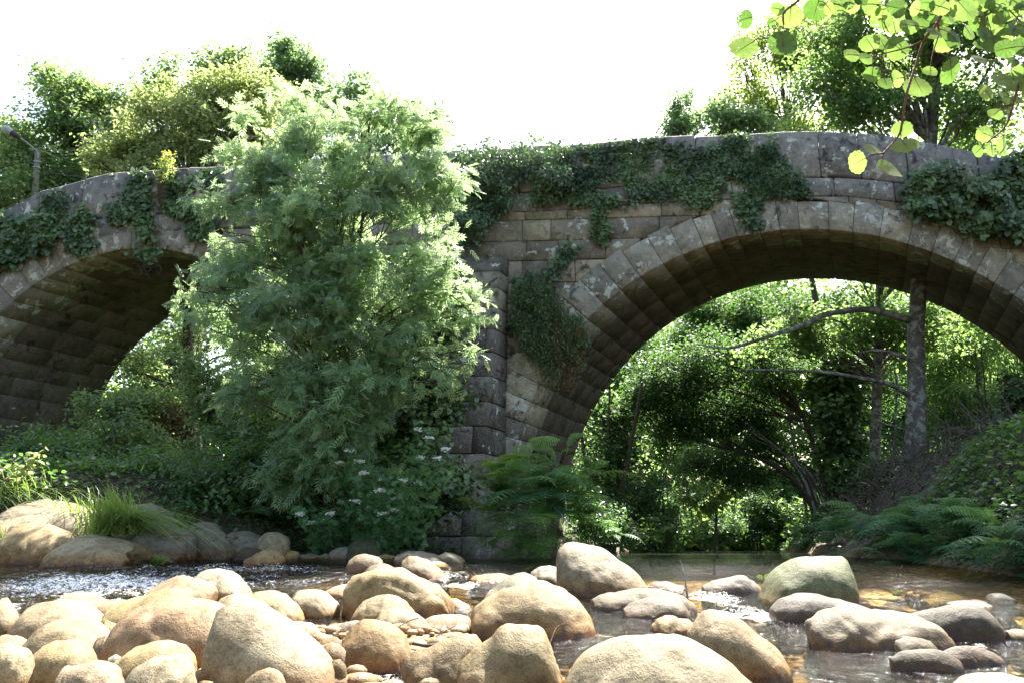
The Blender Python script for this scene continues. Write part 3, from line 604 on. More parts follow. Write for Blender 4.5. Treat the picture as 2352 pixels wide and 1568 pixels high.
R('boulder', 'dark boulder with a grass sprout right of the green one', SC, [(1250, 640), (1290, 580), (1380, 560), (1480, 563), (1560, 590), (1620, 640), (1670, 700)], 702, DARK, G_RIGHT, Yc=8.9)
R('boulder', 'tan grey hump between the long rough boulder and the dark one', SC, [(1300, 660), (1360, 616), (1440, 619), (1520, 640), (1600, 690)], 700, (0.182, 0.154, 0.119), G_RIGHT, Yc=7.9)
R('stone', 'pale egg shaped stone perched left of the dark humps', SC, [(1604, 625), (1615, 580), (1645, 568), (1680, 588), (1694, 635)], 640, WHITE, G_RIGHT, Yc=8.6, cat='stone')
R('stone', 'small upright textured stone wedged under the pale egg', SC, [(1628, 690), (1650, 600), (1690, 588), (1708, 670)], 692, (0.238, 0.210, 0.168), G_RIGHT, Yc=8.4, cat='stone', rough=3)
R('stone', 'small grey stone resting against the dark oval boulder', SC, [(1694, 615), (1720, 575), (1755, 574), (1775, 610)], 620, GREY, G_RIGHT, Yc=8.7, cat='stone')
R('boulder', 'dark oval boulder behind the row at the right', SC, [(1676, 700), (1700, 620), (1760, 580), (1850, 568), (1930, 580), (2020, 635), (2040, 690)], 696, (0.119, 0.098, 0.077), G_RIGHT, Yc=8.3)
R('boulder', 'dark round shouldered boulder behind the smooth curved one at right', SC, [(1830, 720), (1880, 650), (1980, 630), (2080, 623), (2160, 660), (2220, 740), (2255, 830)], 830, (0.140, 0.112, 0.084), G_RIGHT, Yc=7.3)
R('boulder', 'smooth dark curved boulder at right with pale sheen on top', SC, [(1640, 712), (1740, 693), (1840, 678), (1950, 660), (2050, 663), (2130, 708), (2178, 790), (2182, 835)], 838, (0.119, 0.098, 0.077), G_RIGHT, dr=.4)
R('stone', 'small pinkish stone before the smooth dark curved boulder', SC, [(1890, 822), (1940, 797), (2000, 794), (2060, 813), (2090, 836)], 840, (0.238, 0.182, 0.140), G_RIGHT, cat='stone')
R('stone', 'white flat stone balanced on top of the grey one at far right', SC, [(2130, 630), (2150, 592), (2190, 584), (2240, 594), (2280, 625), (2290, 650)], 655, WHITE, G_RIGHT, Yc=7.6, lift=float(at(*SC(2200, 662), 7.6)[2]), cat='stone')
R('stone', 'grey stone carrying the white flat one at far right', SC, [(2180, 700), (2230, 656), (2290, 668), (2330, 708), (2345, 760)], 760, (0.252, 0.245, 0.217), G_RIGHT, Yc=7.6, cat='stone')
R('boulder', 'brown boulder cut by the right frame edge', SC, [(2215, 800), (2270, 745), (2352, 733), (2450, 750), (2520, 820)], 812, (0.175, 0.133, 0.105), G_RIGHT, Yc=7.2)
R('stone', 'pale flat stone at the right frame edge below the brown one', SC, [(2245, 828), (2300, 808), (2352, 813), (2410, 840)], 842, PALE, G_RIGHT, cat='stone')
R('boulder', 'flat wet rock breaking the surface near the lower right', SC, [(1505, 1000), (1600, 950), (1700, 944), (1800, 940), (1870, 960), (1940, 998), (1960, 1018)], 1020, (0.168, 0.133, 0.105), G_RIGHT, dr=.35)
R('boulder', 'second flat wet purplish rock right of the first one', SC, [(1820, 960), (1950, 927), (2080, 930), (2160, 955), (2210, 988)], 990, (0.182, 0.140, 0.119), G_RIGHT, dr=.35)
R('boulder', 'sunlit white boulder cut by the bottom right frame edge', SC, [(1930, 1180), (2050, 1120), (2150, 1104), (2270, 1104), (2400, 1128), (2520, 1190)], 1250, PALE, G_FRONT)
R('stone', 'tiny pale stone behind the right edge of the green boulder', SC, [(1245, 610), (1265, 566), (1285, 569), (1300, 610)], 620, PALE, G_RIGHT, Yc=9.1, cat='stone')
for p, b, y_, lb in [([(900, 335), (920, 300), (945, 290), (965, 310), (975, 340)], 342, 24, 'distant tan stone highest in the far rapids'), ([(630, 368), (660, 344), (695, 362)], 372, 17, 'distant low stone left of the far rapids'), ([(700, 372), (730, 350), (765, 372)], 376, 16, 'distant low stone just right of another under the arch'), ([(810, 380), (850, 355), (905, 348), (925, 380)], 384, 15.5, 'distant dark stone above the green boulder'), ([(800, 330), (850, 305), (880, 318), (890, 335)], 338, 26, 'distant stone left of the highest one in the far rapids')]:
    R('stone', lb, SC, p, b, GREY, 'distant stones in the far rapids', Yc=y_, cat='stone')
# sunlit heap, lower left
R('boulder', 'flat wide pinkish boulder awash behind the sunlit heap', SA, [(320, 700), (400, 640), (500, 622), (600, 638), (700, 665), (830, 672), (850, 720)], 724, (0.336, 0.252, 0.182), G_HEAP, dr=.5)
R('boulder', 'brown shouldered boulder behind the biggest reddish one', SA, [(975, 670), (1000, 600), (1060, 556), (1140, 510), (1200, 500), (1300, 515), (1400, 568), (1450, 622), (1452, 690)], 698, (0.322, 0.231, 0.154), G_HEAP)
R('boulder', 'two toned boulder with shaded left side behind the brown shouldered one', SA, [(1285, 560), (1320, 498), (1370, 470), (1430, 457), (1530, 480), (1600, 530), (1650, 585), (1700, 650)], 656, PALE, G_HEAP)
R('boulder', 'bright boulder rising behind the biggest reddish one', SA, [(680, 860), (750, 720), (850, 668), (960, 638), (1060, 603), (1150, 597), (1230, 622), (1310, 700)], 900, WARM, G_HEAP, Yc=5.6)
R('boulder', 'biggest reddish stained boulder of the sunlit heap', SA, [(755, 960), (775, 860), (810, 800), (880, 742), (1000, 678), (1150, 646), (1300, 648), (1430, 680), (1510, 735), (1550, 860), (1560, 960)], 1130, (0.364, 0.238, 0.154), G_HEAP, dr=.7, q=.75)
R('boulder', 'bright wide boulder behind the white sloping one', SA, [(1435, 760), (1470, 665), (1560, 633), (1650, 648), (1750, 690), (1850, 790)], 800, PALE, G_HEAP, Yc=6.0)
R('boulder', 'cream boulder with a green tinge right of the white sloping one', SA, [(1650, 700), (1700, 615), (1800, 603), (1900, 623), (1980, 680), (2030, 738), (2060, 812)], 836, WARM, G_HEAP, Yc=6.3)
R('boulder', 'white sloping boulder with a steep left side in the heap front', SA, [(1415, 1150), (1422, 900), (1432, 745), (1470, 712), (1540, 694), (1620, 684), (1710, 698), (1810, 755), (1920, 825), (2050, 918), (2150, 1000), (2230, 1088), (2275, 1190)], 1270, (0.385, 0.329, 0.231), G_HEAP, dr=.6, q=.6, rough=.35)
R('boulder', 'pointed grey boulder standing in water right of the heap', SA, [(1945, 680), (1990, 612), (2080, 596), (2150, 605), (2210, 650), (2270, 698), (2285, 760)], 768, PALE, G_HEAP)
R('boulder', 'flat pale wedge between the pointed grey boulder and the lumpy one', SA, [(2150, 622), (2230, 580), (2300, 564), (2400, 560), (2450, 615)], 628, PALE, G_MID)
R('boulder', 'small orange stone under the flat pinkish boulder', SA, [(620, 790), (650, 722), (720, 698), (800, 700), (830, 780)], 800, (0.280, 0.175, 0.105), G_HEAP, Yc=6.2)
R('boulder', 'brown grey boulder second row at left of the heap', SA, [(105, 930), (130, 810), (170, 740), (250, 698), (350, 678), (450, 683), (560, 718), (650, 778), (700, 850), (715, 930)], 960, (0.322, 0.252, 0.175), G_HEAP)
R('boulder', 'tan boulder third row at left overlapping the brown grey one', SA, [(160, 1040), (200, 930), (260, 850), (330, 804), (420, 792), (520, 800), (600, 830), (680, 890), (740, 950), (800, 1060)], 1090, WARM, G_HEAP, Yc=4.75)
R('boulder', 'small bright boulder filling the gap left of the reddish one', SA, [(650, 940), (690, 800), (750, 828), (790, 880), (830, 940), (842, 1010)], 1030, WARM, G_HEAP, Yc=5.1)
R('boulder', 'rounded brown boulder in front of the small bright gap stone', SA, [(590, 1060), (640, 920), (700, 903), (760, 960), (790, 1020), (802, 1090)], 1120, (0.294, 0.217, 0.140), G_HEAP, Yc=4.6)
R('boulder', 'domed boulder with a jagged stain near the lower left corner', SA, [(185, 1180), (210, 1050), (280, 983), (360, 953), (450, 948), (530, 973), (590, 1040), (650, 1150)], 1240, WARM, G_HEAP, Yc=4.25)
R('boulder', 'knobbly cream rock in the lower left front row', SA, [(350, 1200), (400, 1115), (480, 1113), (560, 1088), (650, 1074), (700, 1098), (760, 1138), (840, 1230)], 1320, (0.364, 0.280, 0.189), G_HEAP, Yc=3.9, rough=2.5)
R('boulder', 'bright boulder filling the lower left corner', SA, [(-120, 1180), (-40, 1000), (20, 968), (100, 978), (180, 1028), (220, 1120)], 1240, PALE, G_HEAP, Yc=4.1, rough=1.8)
R('boulder', 'tan boulder at the left edge above the corner one', SA, [(-100, 1000), (0, 905), (80, 914), (150, 948), (200, 1010)], 1040, (0.308, 0.224, 0.140), G_HEAP, Yc=4.8)
R('boulder', 'tall white boulder at the left frame edge beside the small fall', SA, [(-160, 900), (-60, 700), (0, 650), (60, 718), (110, 798), (125, 880)], 905, WARM, G_HEAP, Yc=5.5)
R('stone', 'small pale pebble between the brown and the ochre boulders', SA, [(712, 1125), (725, 1060), (770, 1034), (815, 1055), (820, 1120)], 1140, WHITE, G_HEAP, Yc=4.35, cat='stone')
R('boulder', 'ochre boulder lying in front of the biggest reddish one', SA, [(740, 1150), (800, 1060), (900, 990), (1000, 958), (1080, 953), (1200, 983), (1270, 1040), (1312, 1110)], 1210, WARM, G_HEAP, Yc=4.2)
R('boulder', 'cream split boulder at the bottom edge of the heap', SA, [(815, 1260), (900, 1150), (980, 1088), (1050, 1054), (1120, 1046), (1200, 1068), (1260, 1118), (1320, 1260)], 1330, PALE, G_HEAP, Yc=3.8, rough=1.6)
R('stone', 'small ochre stone at the left foot of the white sloping boulder', SA, [(1262, 1200), (1310, 1145), (1380, 1129), (1440, 1143), (1485, 1210)], 1260, (0.294, 0.217, 0.119), G_HEAP, Yc=4.0, cat='stone')
R('stone', 'small rusty stone at the front foot of the white sloping boulder', SA, [(1645, 1220), (1720, 1150), (1780, 1131), (1850, 1149), (1925, 1230)], 1290, (0.294, 0.210, 0.126), G_HEAP, Yc=3.75, cat='stone')
R('stone', 'tiny ochre stone peeping over the bottom edge', SA, [(1290, 1260), (1350, 1210), (1420, 1213), (1450, 1260)], 1300, (0.294, 0.203, 0.105), G_HEAP, Yc=3.85, cat='stone')
R('boulder', 'wet speckled stone awash right behind the white sloping boulder', SA, [(1905, 860), (1940, 820), (2000, 813), (2080, 828), (2150, 878), (2190, 905)], 908, PALE, G_HEAP)
R('stone', 'wet orange stone left of the dark domed boulder', SA, [(2130, 965), (2170, 923), (2250, 918), (2300, 955)], 980, AMB, G_FRONT, cat='stone')
R('stone', 'dark wet round stone touching the dark domed boulder', SB, [(-30, 1040), (0, 975), (40, 968), (100, 982), (140, 1018), (170, 1090)], 1124, (0.210, 0.140, 0.077), G_FRONT, cat='stone')
R('stone', 'orange wet stone below the dark round one', SB, [(10, 1120), (50, 1070), (90, 1064), (130, 1098), (150, 1155)], 1170, AMB, G_FRONT, Yc=4.15, cat='stone')
# moss cushion on the cracked boulder
mc = MB(); Pm = at(*SA(940, 375), c5[1] - d5 * .75); pts = rng.normal(size=(900, 3)) * [.16, .12, .10] + Pm; tmp_ = [c5, h5]
th_, ph_ = np.meshgrid(np.linspace(0, 2 * np.pi, 32, endpoint=False), np.linspace(0, np.pi, 18)); q_ = np.stack([np.cos(th_) * np.sin(ph_), np.sin(th_) * np.sin(ph_), np.cos(ph_)], -1).reshape(-1, 3)
q_ = q_ * (1 + .25 * fbm(q_ * 3, 5, 3))[:, None] * [.15, .12, .12] + Pm
i, j = np.meshgrid(np.arange(17), np.arange(32), indexing='ij'); mc.add(q_, np.stack([i * 32 + j, (i + 1) * 32 + j, (i + 1) * 32 + (j + 1) % 32, i * 32 + (j + 1) % 32], -1).reshape(-1, 4))
tag(mc.build('moss_cushion', M_MOSS), 'brown moss cushion clinging to the cracked bank boulder', 'moss')

# gravel and pebbles lodged between the boulders
gv = MB(); npb = 5200; px_ = rng.uniform(-3.2, 4.2, npb); py_ = rng.uniform(3.5, 8.5, npb); k_ = rng.random(npb) < np.where((px_ < -.2) & (py_ < 6.6), 1, .35); px_, py_ = px_[k_], py_[k_]
th_, ph_ = np.meshgrid(np.linspace(0, 2 * np.pi, 8, endpoint=False), np.linspace(0, np.pi, 6)); u_ = np.stack([np.cos(th_) * np.sin(ph_), np.sin(th_) * np.sin(ph_), np.cos(ph_)], -1).reshape(-1, 3)
i, j = np.meshgrid(np.arange(5), np.arange(8), indexing='ij'); fq_ = np.stack([i * 8 + j, (i + 1) * 8 + j, (i + 1) * 8 + (j + 1) % 8, i * 8 + (j + 1) % 8], -1).reshape(-1, 4)
sz_ = .018 + .055 * rng.random(len(px_)) ** 3; sc_ = np.stack([sz_ * rng.uniform(.9, 1.6, len(sz_)), sz_ * rng.uniform(.8, 1.2, len(sz_)), sz_ * rng.uniform(.5, .8, len(sz_))], 1); an = rng.uniform(0, np.pi, len(sz_)); ca, sa = np.cos(an)[:, None], np.sin(an)[:, None]
q_ = u_[None] * sc_[:, None]; X_ = q_[..., 0] * ca - q_[..., 1] * sa; Y_ = q_[..., 0] * sa + q_[..., 1] * ca; base_ = np.stack([px_, py_, ground_z(px_, py_) + sz_ * .4], 1)
W_ = np.stack([X_, Y_, q_[..., 2]], -1) + base_[:, None]; gv.add(W_.reshape(-1, 3), (fq_[None] + (np.arange(len(sz_)) * 48)[:, None, None]).reshape(-1, 4), np.repeat(rng.uniform(.1, .7, len(sz_)), 48))
g_ = gv.build('gravel', M_ROCK); g_.color = (.24, .18, .11, 1); tag(g_, 'small pebbles and gravel lodged between the boulders', 'gravel', kind='stuff')

# ------------------------------------------------------------------ trees, shrubs, ivy, ferns, grass
def gz_at(x, y): return float(ground_z(np.array([x]), np.array([y]))[0])
def rand_in_ball(n, shell=.35):
    d = rng.normal(size=(n, 3)); d /= np.linalg.norm(d, axis=1)[:, None]
    return d * (shell + (1 - shell) * rng.random(n) ** .6)[:, None]
def tree(name, label, cat, group, trunk, tr, blobs, leaf, size, cover=3.0, clump=.32, lmat=M_ALDER, bmat=M_BARK, up=.4, droop=.1, twig=.014, limbs=True, nstem=1, spread=.5, gap=.25):
    """trunk: [(px,py,Y)...] base first; blobs: (px, row, rx px, ry px, Y, depth radius m[, cover factor])"""
    x_, y_, Y_ = trunk[0]; zg = gz_at(at(x_, 1200, Y_)[0], Y_) - .15; trunk = [(x_, HY - zg * F / Y_ * 1.03, Y_)] + [p for p in trunk[1:] if p[1] < HY - zg * F / Y_ * 1.03 - 10]
    T = smooth_path([at(*p) for p in trunk], 6); base = T[0].copy()
    root = empty(name, base, label, cat, group)
    wood, crown = MB(), MB()
    if nstem == 1: tube(wood, T, tr, 10, bump=.12)
    stems = [T]
    for k in range(nstem if nstem > 1 else 0):
        off = rng.normal(size=3) * [spread, spread, 0]; Q = T + off * np.linspace(.15, 1.6, len(T))[:, None]; tube(wood, Q, tr, 7, bump=.1); stems.append(Q)
    la = size * size * .28 * (.6 if leaf is ASH else 1) * (1.5 if leaf is OVAL else 1) * (.6 if leaf is NARROW else 1)
    for bl in blobs:
        px, py, rx, ry, Y, rd = bl[:6]; cf = bl[6] if len(bl) > 6 else 1
        c = at(px, py, Y); m = pxm(Y); Rv = np.array([rx * m, rd, ry * m])
        area = math.pi * Rv[0] * Rv[2]; nl = int(cover * cf * area / la)
        nl = int(nl * 2.3)
        nb = max(3, int(area / (clump * clump * 5)))
        bough = c + rand_in_ball(nb, .3) * Rv * .88
        nc = max(nb * 3, nl // 26); bi = rng.integers(0, nb, nc)
        cl = bough[bi] + rng.normal(size=(nc, 3)) * clump * [.9, .9, .65]
        uni = rng.random(nc) < .4; cl[uni] = (c + rand_in_ball(nc, .15) * Rv)[uni]
        keep = noise3(cl * 1.1 / max(clump * 2.2, .1), 31) > -gap; cl = cl[keep]
        if len(cl) == 0: continue
        per = max(4, nl // len(cl)); P = np.repeat(cl, per, 0) + rng.normal(size=(per * len(cl), 3)) * clump * .55 * [1, 1, .85]
        leaves(crown, P, size, leaf, up=up, droop=droop, out=((P - c) / Rv) * .5, val=np.repeat(rng.random(len(cl)), per))
        if limbs:
            for q in bough[:14]:
                S = stems[rng.integers(0, len(stems))]; zq = q[2] - .25 * abs(q[2] - S[0][2]); k = int(np.argmin(np.abs(S[:, 2] - zq))); k = min(k, len(S) - 1)
                a = S[k]; ln = np.linalg.norm(q - a); mid = (a + q) / 2 + [0, 0, .12 * ln] + rng.normal(size=3) * .07 * ln
                r0 = min(np.interp(k / len(S), np.linspace(0, 1, len(tr)), tr) * .45, .012 + .012 * ln)
                tube(wood, smooth_path([a, mid, q], 5), [r0, r0 * .6, twig * .6], 5, bump=.15)
                near = cl[np.linalg.norm(cl - q, axis=1) < clump * 2.2][:5]
                for w in near: tube(wood, smooth_path([mid * .3 + q * .7, (q + w) / 2 + rng.normal(size=3) * .05, w], 2), [twig, twig * .4], 3)
    wood.build('trunk', bmat, root); crown.build('crown', lmat, root, smooth=False)
    return root
G_BT = 'trees rising behind the left half of the bridge'; G_RT = 'trees rising behind the right half of the bridge'; G_UA = 'trees seen through the arches'
# the ash standing before the pier
tree('ash_tree', 'large feathery ash tree in full leaf in front of the bridge pier', 'tree', None, [(760, 1225, 13.6), (755, 1000, 13.5), (765, 700, 13.4), (790, 300, 13.4)], [.06, .05, .03, .012],
     [(790, 300, 190, 85, 13.6, .9, .8), (610, 340, 95, 80, 13.5, .7, .8), (700, 260, 110, 50, 13.6, .7, .7), (1010, 430, 55, 110, 13.4, .6, .9), (900, 270, 110, 50, 13.6, .6, .7), (530, 560, 50, 70, 13.2, .5, .7), (960, 320, 85, 75, 13.6, .6, .7), (640, 430, 105, 110, 13.5, .8, .9), (900, 420, 150, 110, 13.4, .9), (770, 520, 220, 130, 13.2, 1.0), (600, 560, 95, 100, 13.3, .8), (850, 650, 190, 120, 13.0, 1.0, 1.1),
      (690, 720, 170, 110, 13.1, .9), (1030, 640, 90, 55, 13.0, .5), (1060, 690, 40, 50, 13, .4, .7), (455, 660, 60, 50, 12.8, .4, .8), (540, 740, 90, 90, 13.0, .6, .6), (850, 830, 130, 130, 12.8, .8), (700, 870, 110, 90, 13.0, .7, .8), (1000, 850, 60, 60, 12.9, .4, .6), (800, 980, 120, 90, 12.7, .6, .8), (560, 900, 90, 90, 13.0, .6, .45), (520, 450, 55, 45, 13.2, .4, .7), (720, 1010, 90, 90, 12.7, .5, .8), (820, 1100, 80, 70, 13.0, .5, .6), (660, 1100, 80, 60, 13.0, .5, .6)],
     ASH, .26, 2.2, .24, M_ASH, M_BARK, up=.25, droop=.25, nstem=6, spread=.22, gap=.36)
# crowns above the left part of the bridge
tree('oak_tree', 'dark green tree behind the street lamp at the far left', 'tree', G_BT, [(150, 800, 27), (165, 500, 27), (180, 250, 27)], [.25, .2, .06],
     [(180, 240, 100, 85, 27, 1.4), (120, 330, 110, 90, 27, 1.5), (240, 330, 90, 90, 27.5, 1.4), (50, 400, 90, 110, 26, 1.5), (190, 430, 120, 90, 27, 1.5), (10, 330, 70, 70, 27, 1, .9), (110, 190, 60, 40, 27, .8, .7), (-20, 430, 60, 90, 27, 1, .9), (300, 250, 60, 60, 28, 1, .8), (60, 500, 90, 80, 26, 1.2)], RH, .17, 2.6, .42, M_OAK)
tree('willow_tree', 'yellowish olive tree with small leaves behind the left parapet', 'tree', G_BT, [(430, 800, 22.5), (440, 500, 22.5), (450, 250, 22.5)], [.2, .16, .04],
     [(450, 230, 110, 75, 22.5, 1.2), (570, 200, 90, 60, 22.6, 1), (340, 300, 85, 75, 22.3, 1), (480, 320, 140, 90, 22.3, 1.3), (590, 290, 80, 90, 22.4, 1), (290, 350, 75, 55, 22, .9), (250, 375, 45, 35, 21.8, .6, .8), (400, 390, 150, 40, 22, .9)], RH, .13, 2.7, .3, M_OLIVE)
tree('plane_tree', 'tall bluish green tree whose rounded top is the highest on the left', 'tree', G_BT, [(700, 800, 28), (695, 400, 28), (690, 150, 28)], [.25, .2, .04],
     [(690, 130, 62, 50, 28, 1), (700, 180, 75, 50, 28, 1.1), (660, 130, 45, 40, 28, .8), (720, 240, 80, 60, 28, 1.1), (640, 230, 70, 60, 28, 1), (600, 150, 45, 40, 28.5, .8, .6)], RH, .17, 2.5, .34, M_BLUE)
tree('plane_tree', 'second tall tree top between the highest one and the white sky', 'tree', G_BT, [(840, 800, 28), (840, 400, 28), (840, 200, 28)], [.2, .15, .04],
     [(835, 190, 50, 42, 28, .9), (850, 240, 65, 50, 28, 1), (790, 260, 60, 50, 28, 1), (960, 270, 80, 55, 27, 1, .8), (1010, 300, 45, 45, 27, .8, .6), (900, 330, 90, 60, 27, 1)], RH, .17, 2.4, .34, M_BLUE)
tree('oak_tree', 'green tree top between the lamp tree and the yellowish tree', 'tree', G_BT, [(450, 800, 29), (440, 400, 29), (440, 180, 29)], [.25, .2, .04],
     [(430, 170, 60, 45, 29, 1, .9), (520, 160, 75, 50, 29, 1), (370, 220, 70, 60, 29, 1.1), (560, 120, 40, 30, 29, .6, .4)], RH, .17, 2.4, .4, M_OAK)
# right half: above and behind the bridge
tree('alder_tree', 'tall alder with a thick lichen grey trunk behind the right arch', 'tree', G_RT, [(2078, 1235, 18.6), (2098, 1071, 18.6), (2104, 895, 18.5), (2108, 706, 18.5), (2138, 330, 18.6), (2145, 200, 18.7), (2150, -60, 18.8)], [.42, .26, .21, .19, .15, .13, .06],
     [(2040, 80, 170, 120, 18.5, 1.8), (2220, 120, 150, 130, 18.5, 1.8), (2260, 270, 130, 90, 18.5, 1.5), (2040, 240, 150, 75, 18.6, 1.5, .9), (1880, 230, 120, 80, 19, 1.3, .7), (1880, 110, 110, 90, 19, 1.4, .6), (2150, -160, 320, 170, 18.5, 2.4, 1.8), (2200, -330, 330, 150, 18.5, 2.6, 1.6)], OVAL, .105, 1.9, .36, M_ALDER, M_LBARK, gap=.2)
tree('alder_tree', 'airy light tree with sky gaps above the middle of the parapet', 'tree', G_RT, [(1955, 1250, 24), (1925, 950, 24), (1850, 560, 24), (1790, 150, 24)], [.13, .10, .03],
     [(1760, 130, 110, 85, 24, 1.4, .7), (1720, 210, 100, 60, 24, 1.3, .65), (1830, 80, 110, 80, 24, 1.3, .5), (1780, 280, 100, 45, 24, 1.2, .8), (1900, 40, 130, 70, 24, 1.3, .6), (1880, 290, 110, 45, 24, 1.2, .9), (1960, 180, 90, 80, 24, 1.3, .7)], RH, .13, 2.2, .34, M_BRIGHT)
tree('small_tree', 'small dense tree just above the ivy covered parapet end', 'tree', G_RT, [(1265, 1250, 23), (1290, 900, 23), (1360, 600, 22.5), (1500, 400, 22), (1595, 280, 22)], [.08, .06, .02],
     [(1590, 268, 62, 40, 22, .8), (1560, 300, 55, 28, 22, .7), (1650, 285, 70, 42, 22, .8), (1720, 290, 80, 38, 22, .6), (1560, 245, 40, 30, 22, .6, .7)], RH, .13, 2.6, .28, M_BLUE)
tree('alder_tree', 'slender grey trunked alder left of the thick lichen trunk', 'tree', G_UA, [(2004, 1250, 22), (2010, 1027, 22), (2016, 850, 22), (2019, 733, 22), (2022, 500, 22)], [.20, .15, .13, .12, .06],
     [(1960, 740, 170, 60, 22, 1.3), (2150, 760, 130, 70, 22.5, 1.3), (1830, 780, 140, 60, 21, 1, .9), (2020, 560, 250, 120, 22, 1.6, .7)], OVAL, .11, 1.8, .34, M_ALDER, M_LBARK)
tree('ivy_clad_tree', 'trunk thickly wrapped in dark ivy inside the right arch', 'tree', G_UA, [(1950, 1240, 23.5), (1945, 1000, 23.5), (1935, 800, 23.5)], [.2, .16, .1],
     [(1945, 1050, 50, 70, 23.3, .6, 1.6), (1930, 950, 60, 80, 23.3, .6, 1.6), (1920, 860, 65, 60, 23.2, .7, 1.5), (1960, 1140, 35, 60, 23.3, .4, 1)], IVY, .13, 2.6, .25, M_IVY, limbs=False, gap=.5)
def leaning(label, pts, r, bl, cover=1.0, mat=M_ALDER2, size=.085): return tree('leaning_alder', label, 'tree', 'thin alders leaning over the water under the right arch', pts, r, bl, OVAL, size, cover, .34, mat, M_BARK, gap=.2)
leaning('longest leaning alder whose arched stem spans the middle of the right arch', [(1896, 1215, 25), (1826, 1106, 25), (1738, 1049, 25), (1628, 1018, 25), (1496, 974, 25)], [.10, .08, .06, .04, .015], [(1600, 940, 150, 80, 25, 1.3), (1720, 980, 110, 80, 25.5, 1.2), (1480, 960, 90, 90, 25, 1.1)], 1.3)
leaning('leaning alder stem just under the longest one', [(1905, 1230, 26), (1850, 1130, 26), (1790, 1060, 26), (1700, 1040, 26)], [.09, .07, .05, .015], [(1700, 1060, 110, 60, 26, 1.1), (1620, 1090, 90, 50, 26.5, 1)], 1.1)
leaning('leaning alder with a high curved stem toward the arch crown', [(1915, 1225, 24), (1880, 1060, 24), (1830, 930, 24), (1740, 860, 24), (1640, 830, 24)], [.10, .08, .06, .04, .015], [(1650, 830, 160, 75, 24, 1.3), (1800, 850, 110, 80, 24.5, 1.2), (1530, 880, 110, 80, 24, 1.1)], 1.3)
leaning('leaning alder with the lowest forked stem over the water', [(1925, 1235, 25.5), (1870, 1150, 25.5), (1830, 1070, 25.5), (1760, 1000, 25.5), (1680, 960, 25.5)], [.09, .07, .05, .03, .01], [(1800, 1000, 90, 60, 25.5, 1)], .9)
tree('bright_shrub', 'glowing yellow green bush low in the middle of the right arch', 'shrub', None, [(1640, 1262, 26), (1645, 1200, 26), (1640, 1140, 26)], [.05, .04, .01],
     [(1600, 1165, 60, 28, 26, .6), (1660, 1140, 40, 26, 26.5, .6, .8), (1600, 1060, 70, 40, 27, .7, .5)], OVAL, .13, 1.4, .25, M_BRIGHT)
tree('bright_tree', 'sunlit yellow green tree far behind in the right arch', 'tree', G_UA, [(1560, 1255, 36), (1580, 1000, 36), (1600, 800, 36)], [.09, .07, .03],
     [(1560, 1000, 150, 90, 36, 2, .8), (1640, 920, 160, 90, 37, 2, .8), (1440, 1010, 100, 110, 34, 1.6, .9), (1750, 850, 150, 90, 37, 2, .8), (1680, 760, 200, 70, 36, 2, .9)], OVAL, .17, 1.6, .5, M_ALDER)
tree('alder_tree', 'bushy alder on the far left bank just inside the right arch', 'tree', G_UA, [(1400, 1255, 24), (1395, 1100, 24), (1400, 900, 24)], [.08, .07, .03],
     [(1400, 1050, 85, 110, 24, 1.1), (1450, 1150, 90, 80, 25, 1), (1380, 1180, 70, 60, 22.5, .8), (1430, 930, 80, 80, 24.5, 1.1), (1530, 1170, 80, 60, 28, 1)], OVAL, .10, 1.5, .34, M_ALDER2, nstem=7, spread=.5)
tree('alder_tree', 'spreading alder canopy filling the top of the right arch opening', 'tree', G_UA, [(1860, 1240, 29), (1820, 1000, 29), (1780, 800, 29)], [.06, .05, .02],
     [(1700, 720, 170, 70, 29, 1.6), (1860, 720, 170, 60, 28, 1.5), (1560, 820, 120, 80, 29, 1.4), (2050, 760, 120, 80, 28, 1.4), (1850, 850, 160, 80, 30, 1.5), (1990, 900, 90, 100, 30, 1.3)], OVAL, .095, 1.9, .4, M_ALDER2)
tree('weeping_tree', 'bright drooping foliage right of the thick trunk in the arch', 'tree', G_UA, [(2235, 1050, 25), (2250, 900, 25), (2230, 600, 25)], [.14, .11, .04],
     [(2230, 720, 130, 60, 25, 1.3), (2120, 780, 60, 60, 26, 1), (2210, 800, 110, 90, 25, 1.3), (2260, 930, 100, 100, 25, 1.3), (2170, 930, 60, 100, 25, 1), (2300, 1010, 80, 60, 25, 1), (2180, 1050, 60, 40, 26, .8)], NARROW, .16, 2.3, .36, M_ALDER, up=.1, droop=.8)
tree('ivy_clad_tree', 'dark ivy column cut by the right frame edge under the arch', 'tree', G_UA, [(2345, 1150, 17.5), (2345, 900, 17.5)], [.15, .12], [(2340, 920, 35, 60, 17.5, .4, 1.4), (2350, 1020, 40, 60, 17.5, .4, 1.4)], IVY, .11, 2.5, .22, M_IVY, limbs=False)
for lb, pts, r in [('thin dark curved sapling at the right under the arch', [(2228, 1045, 19), (2248, 940, 19), (2240, 800, 19)], [.03, .02, .01]), ('slim pale vertical stem left of the thick trunk', [(2053, 1130, 19.5), (2056, 1000, 19.5), (2060, 860, 19.5)], [.035, .03, .015]), ('dark sapling forking beside the curved one', [(2235, 1050, 18.7), (2262, 930, 18.7), (2252, 780, 18.7)], [.028, .02, .01])]:
    mb = MB(); tube(mb, smooth_path([at(*p) for p in pts], 6), r, 6, bump=.2); tag(mb.build('sapling', M_BARK if 'dark' in lb else M_LBARK), lb, 'sapling', 'saplings under the right arch')
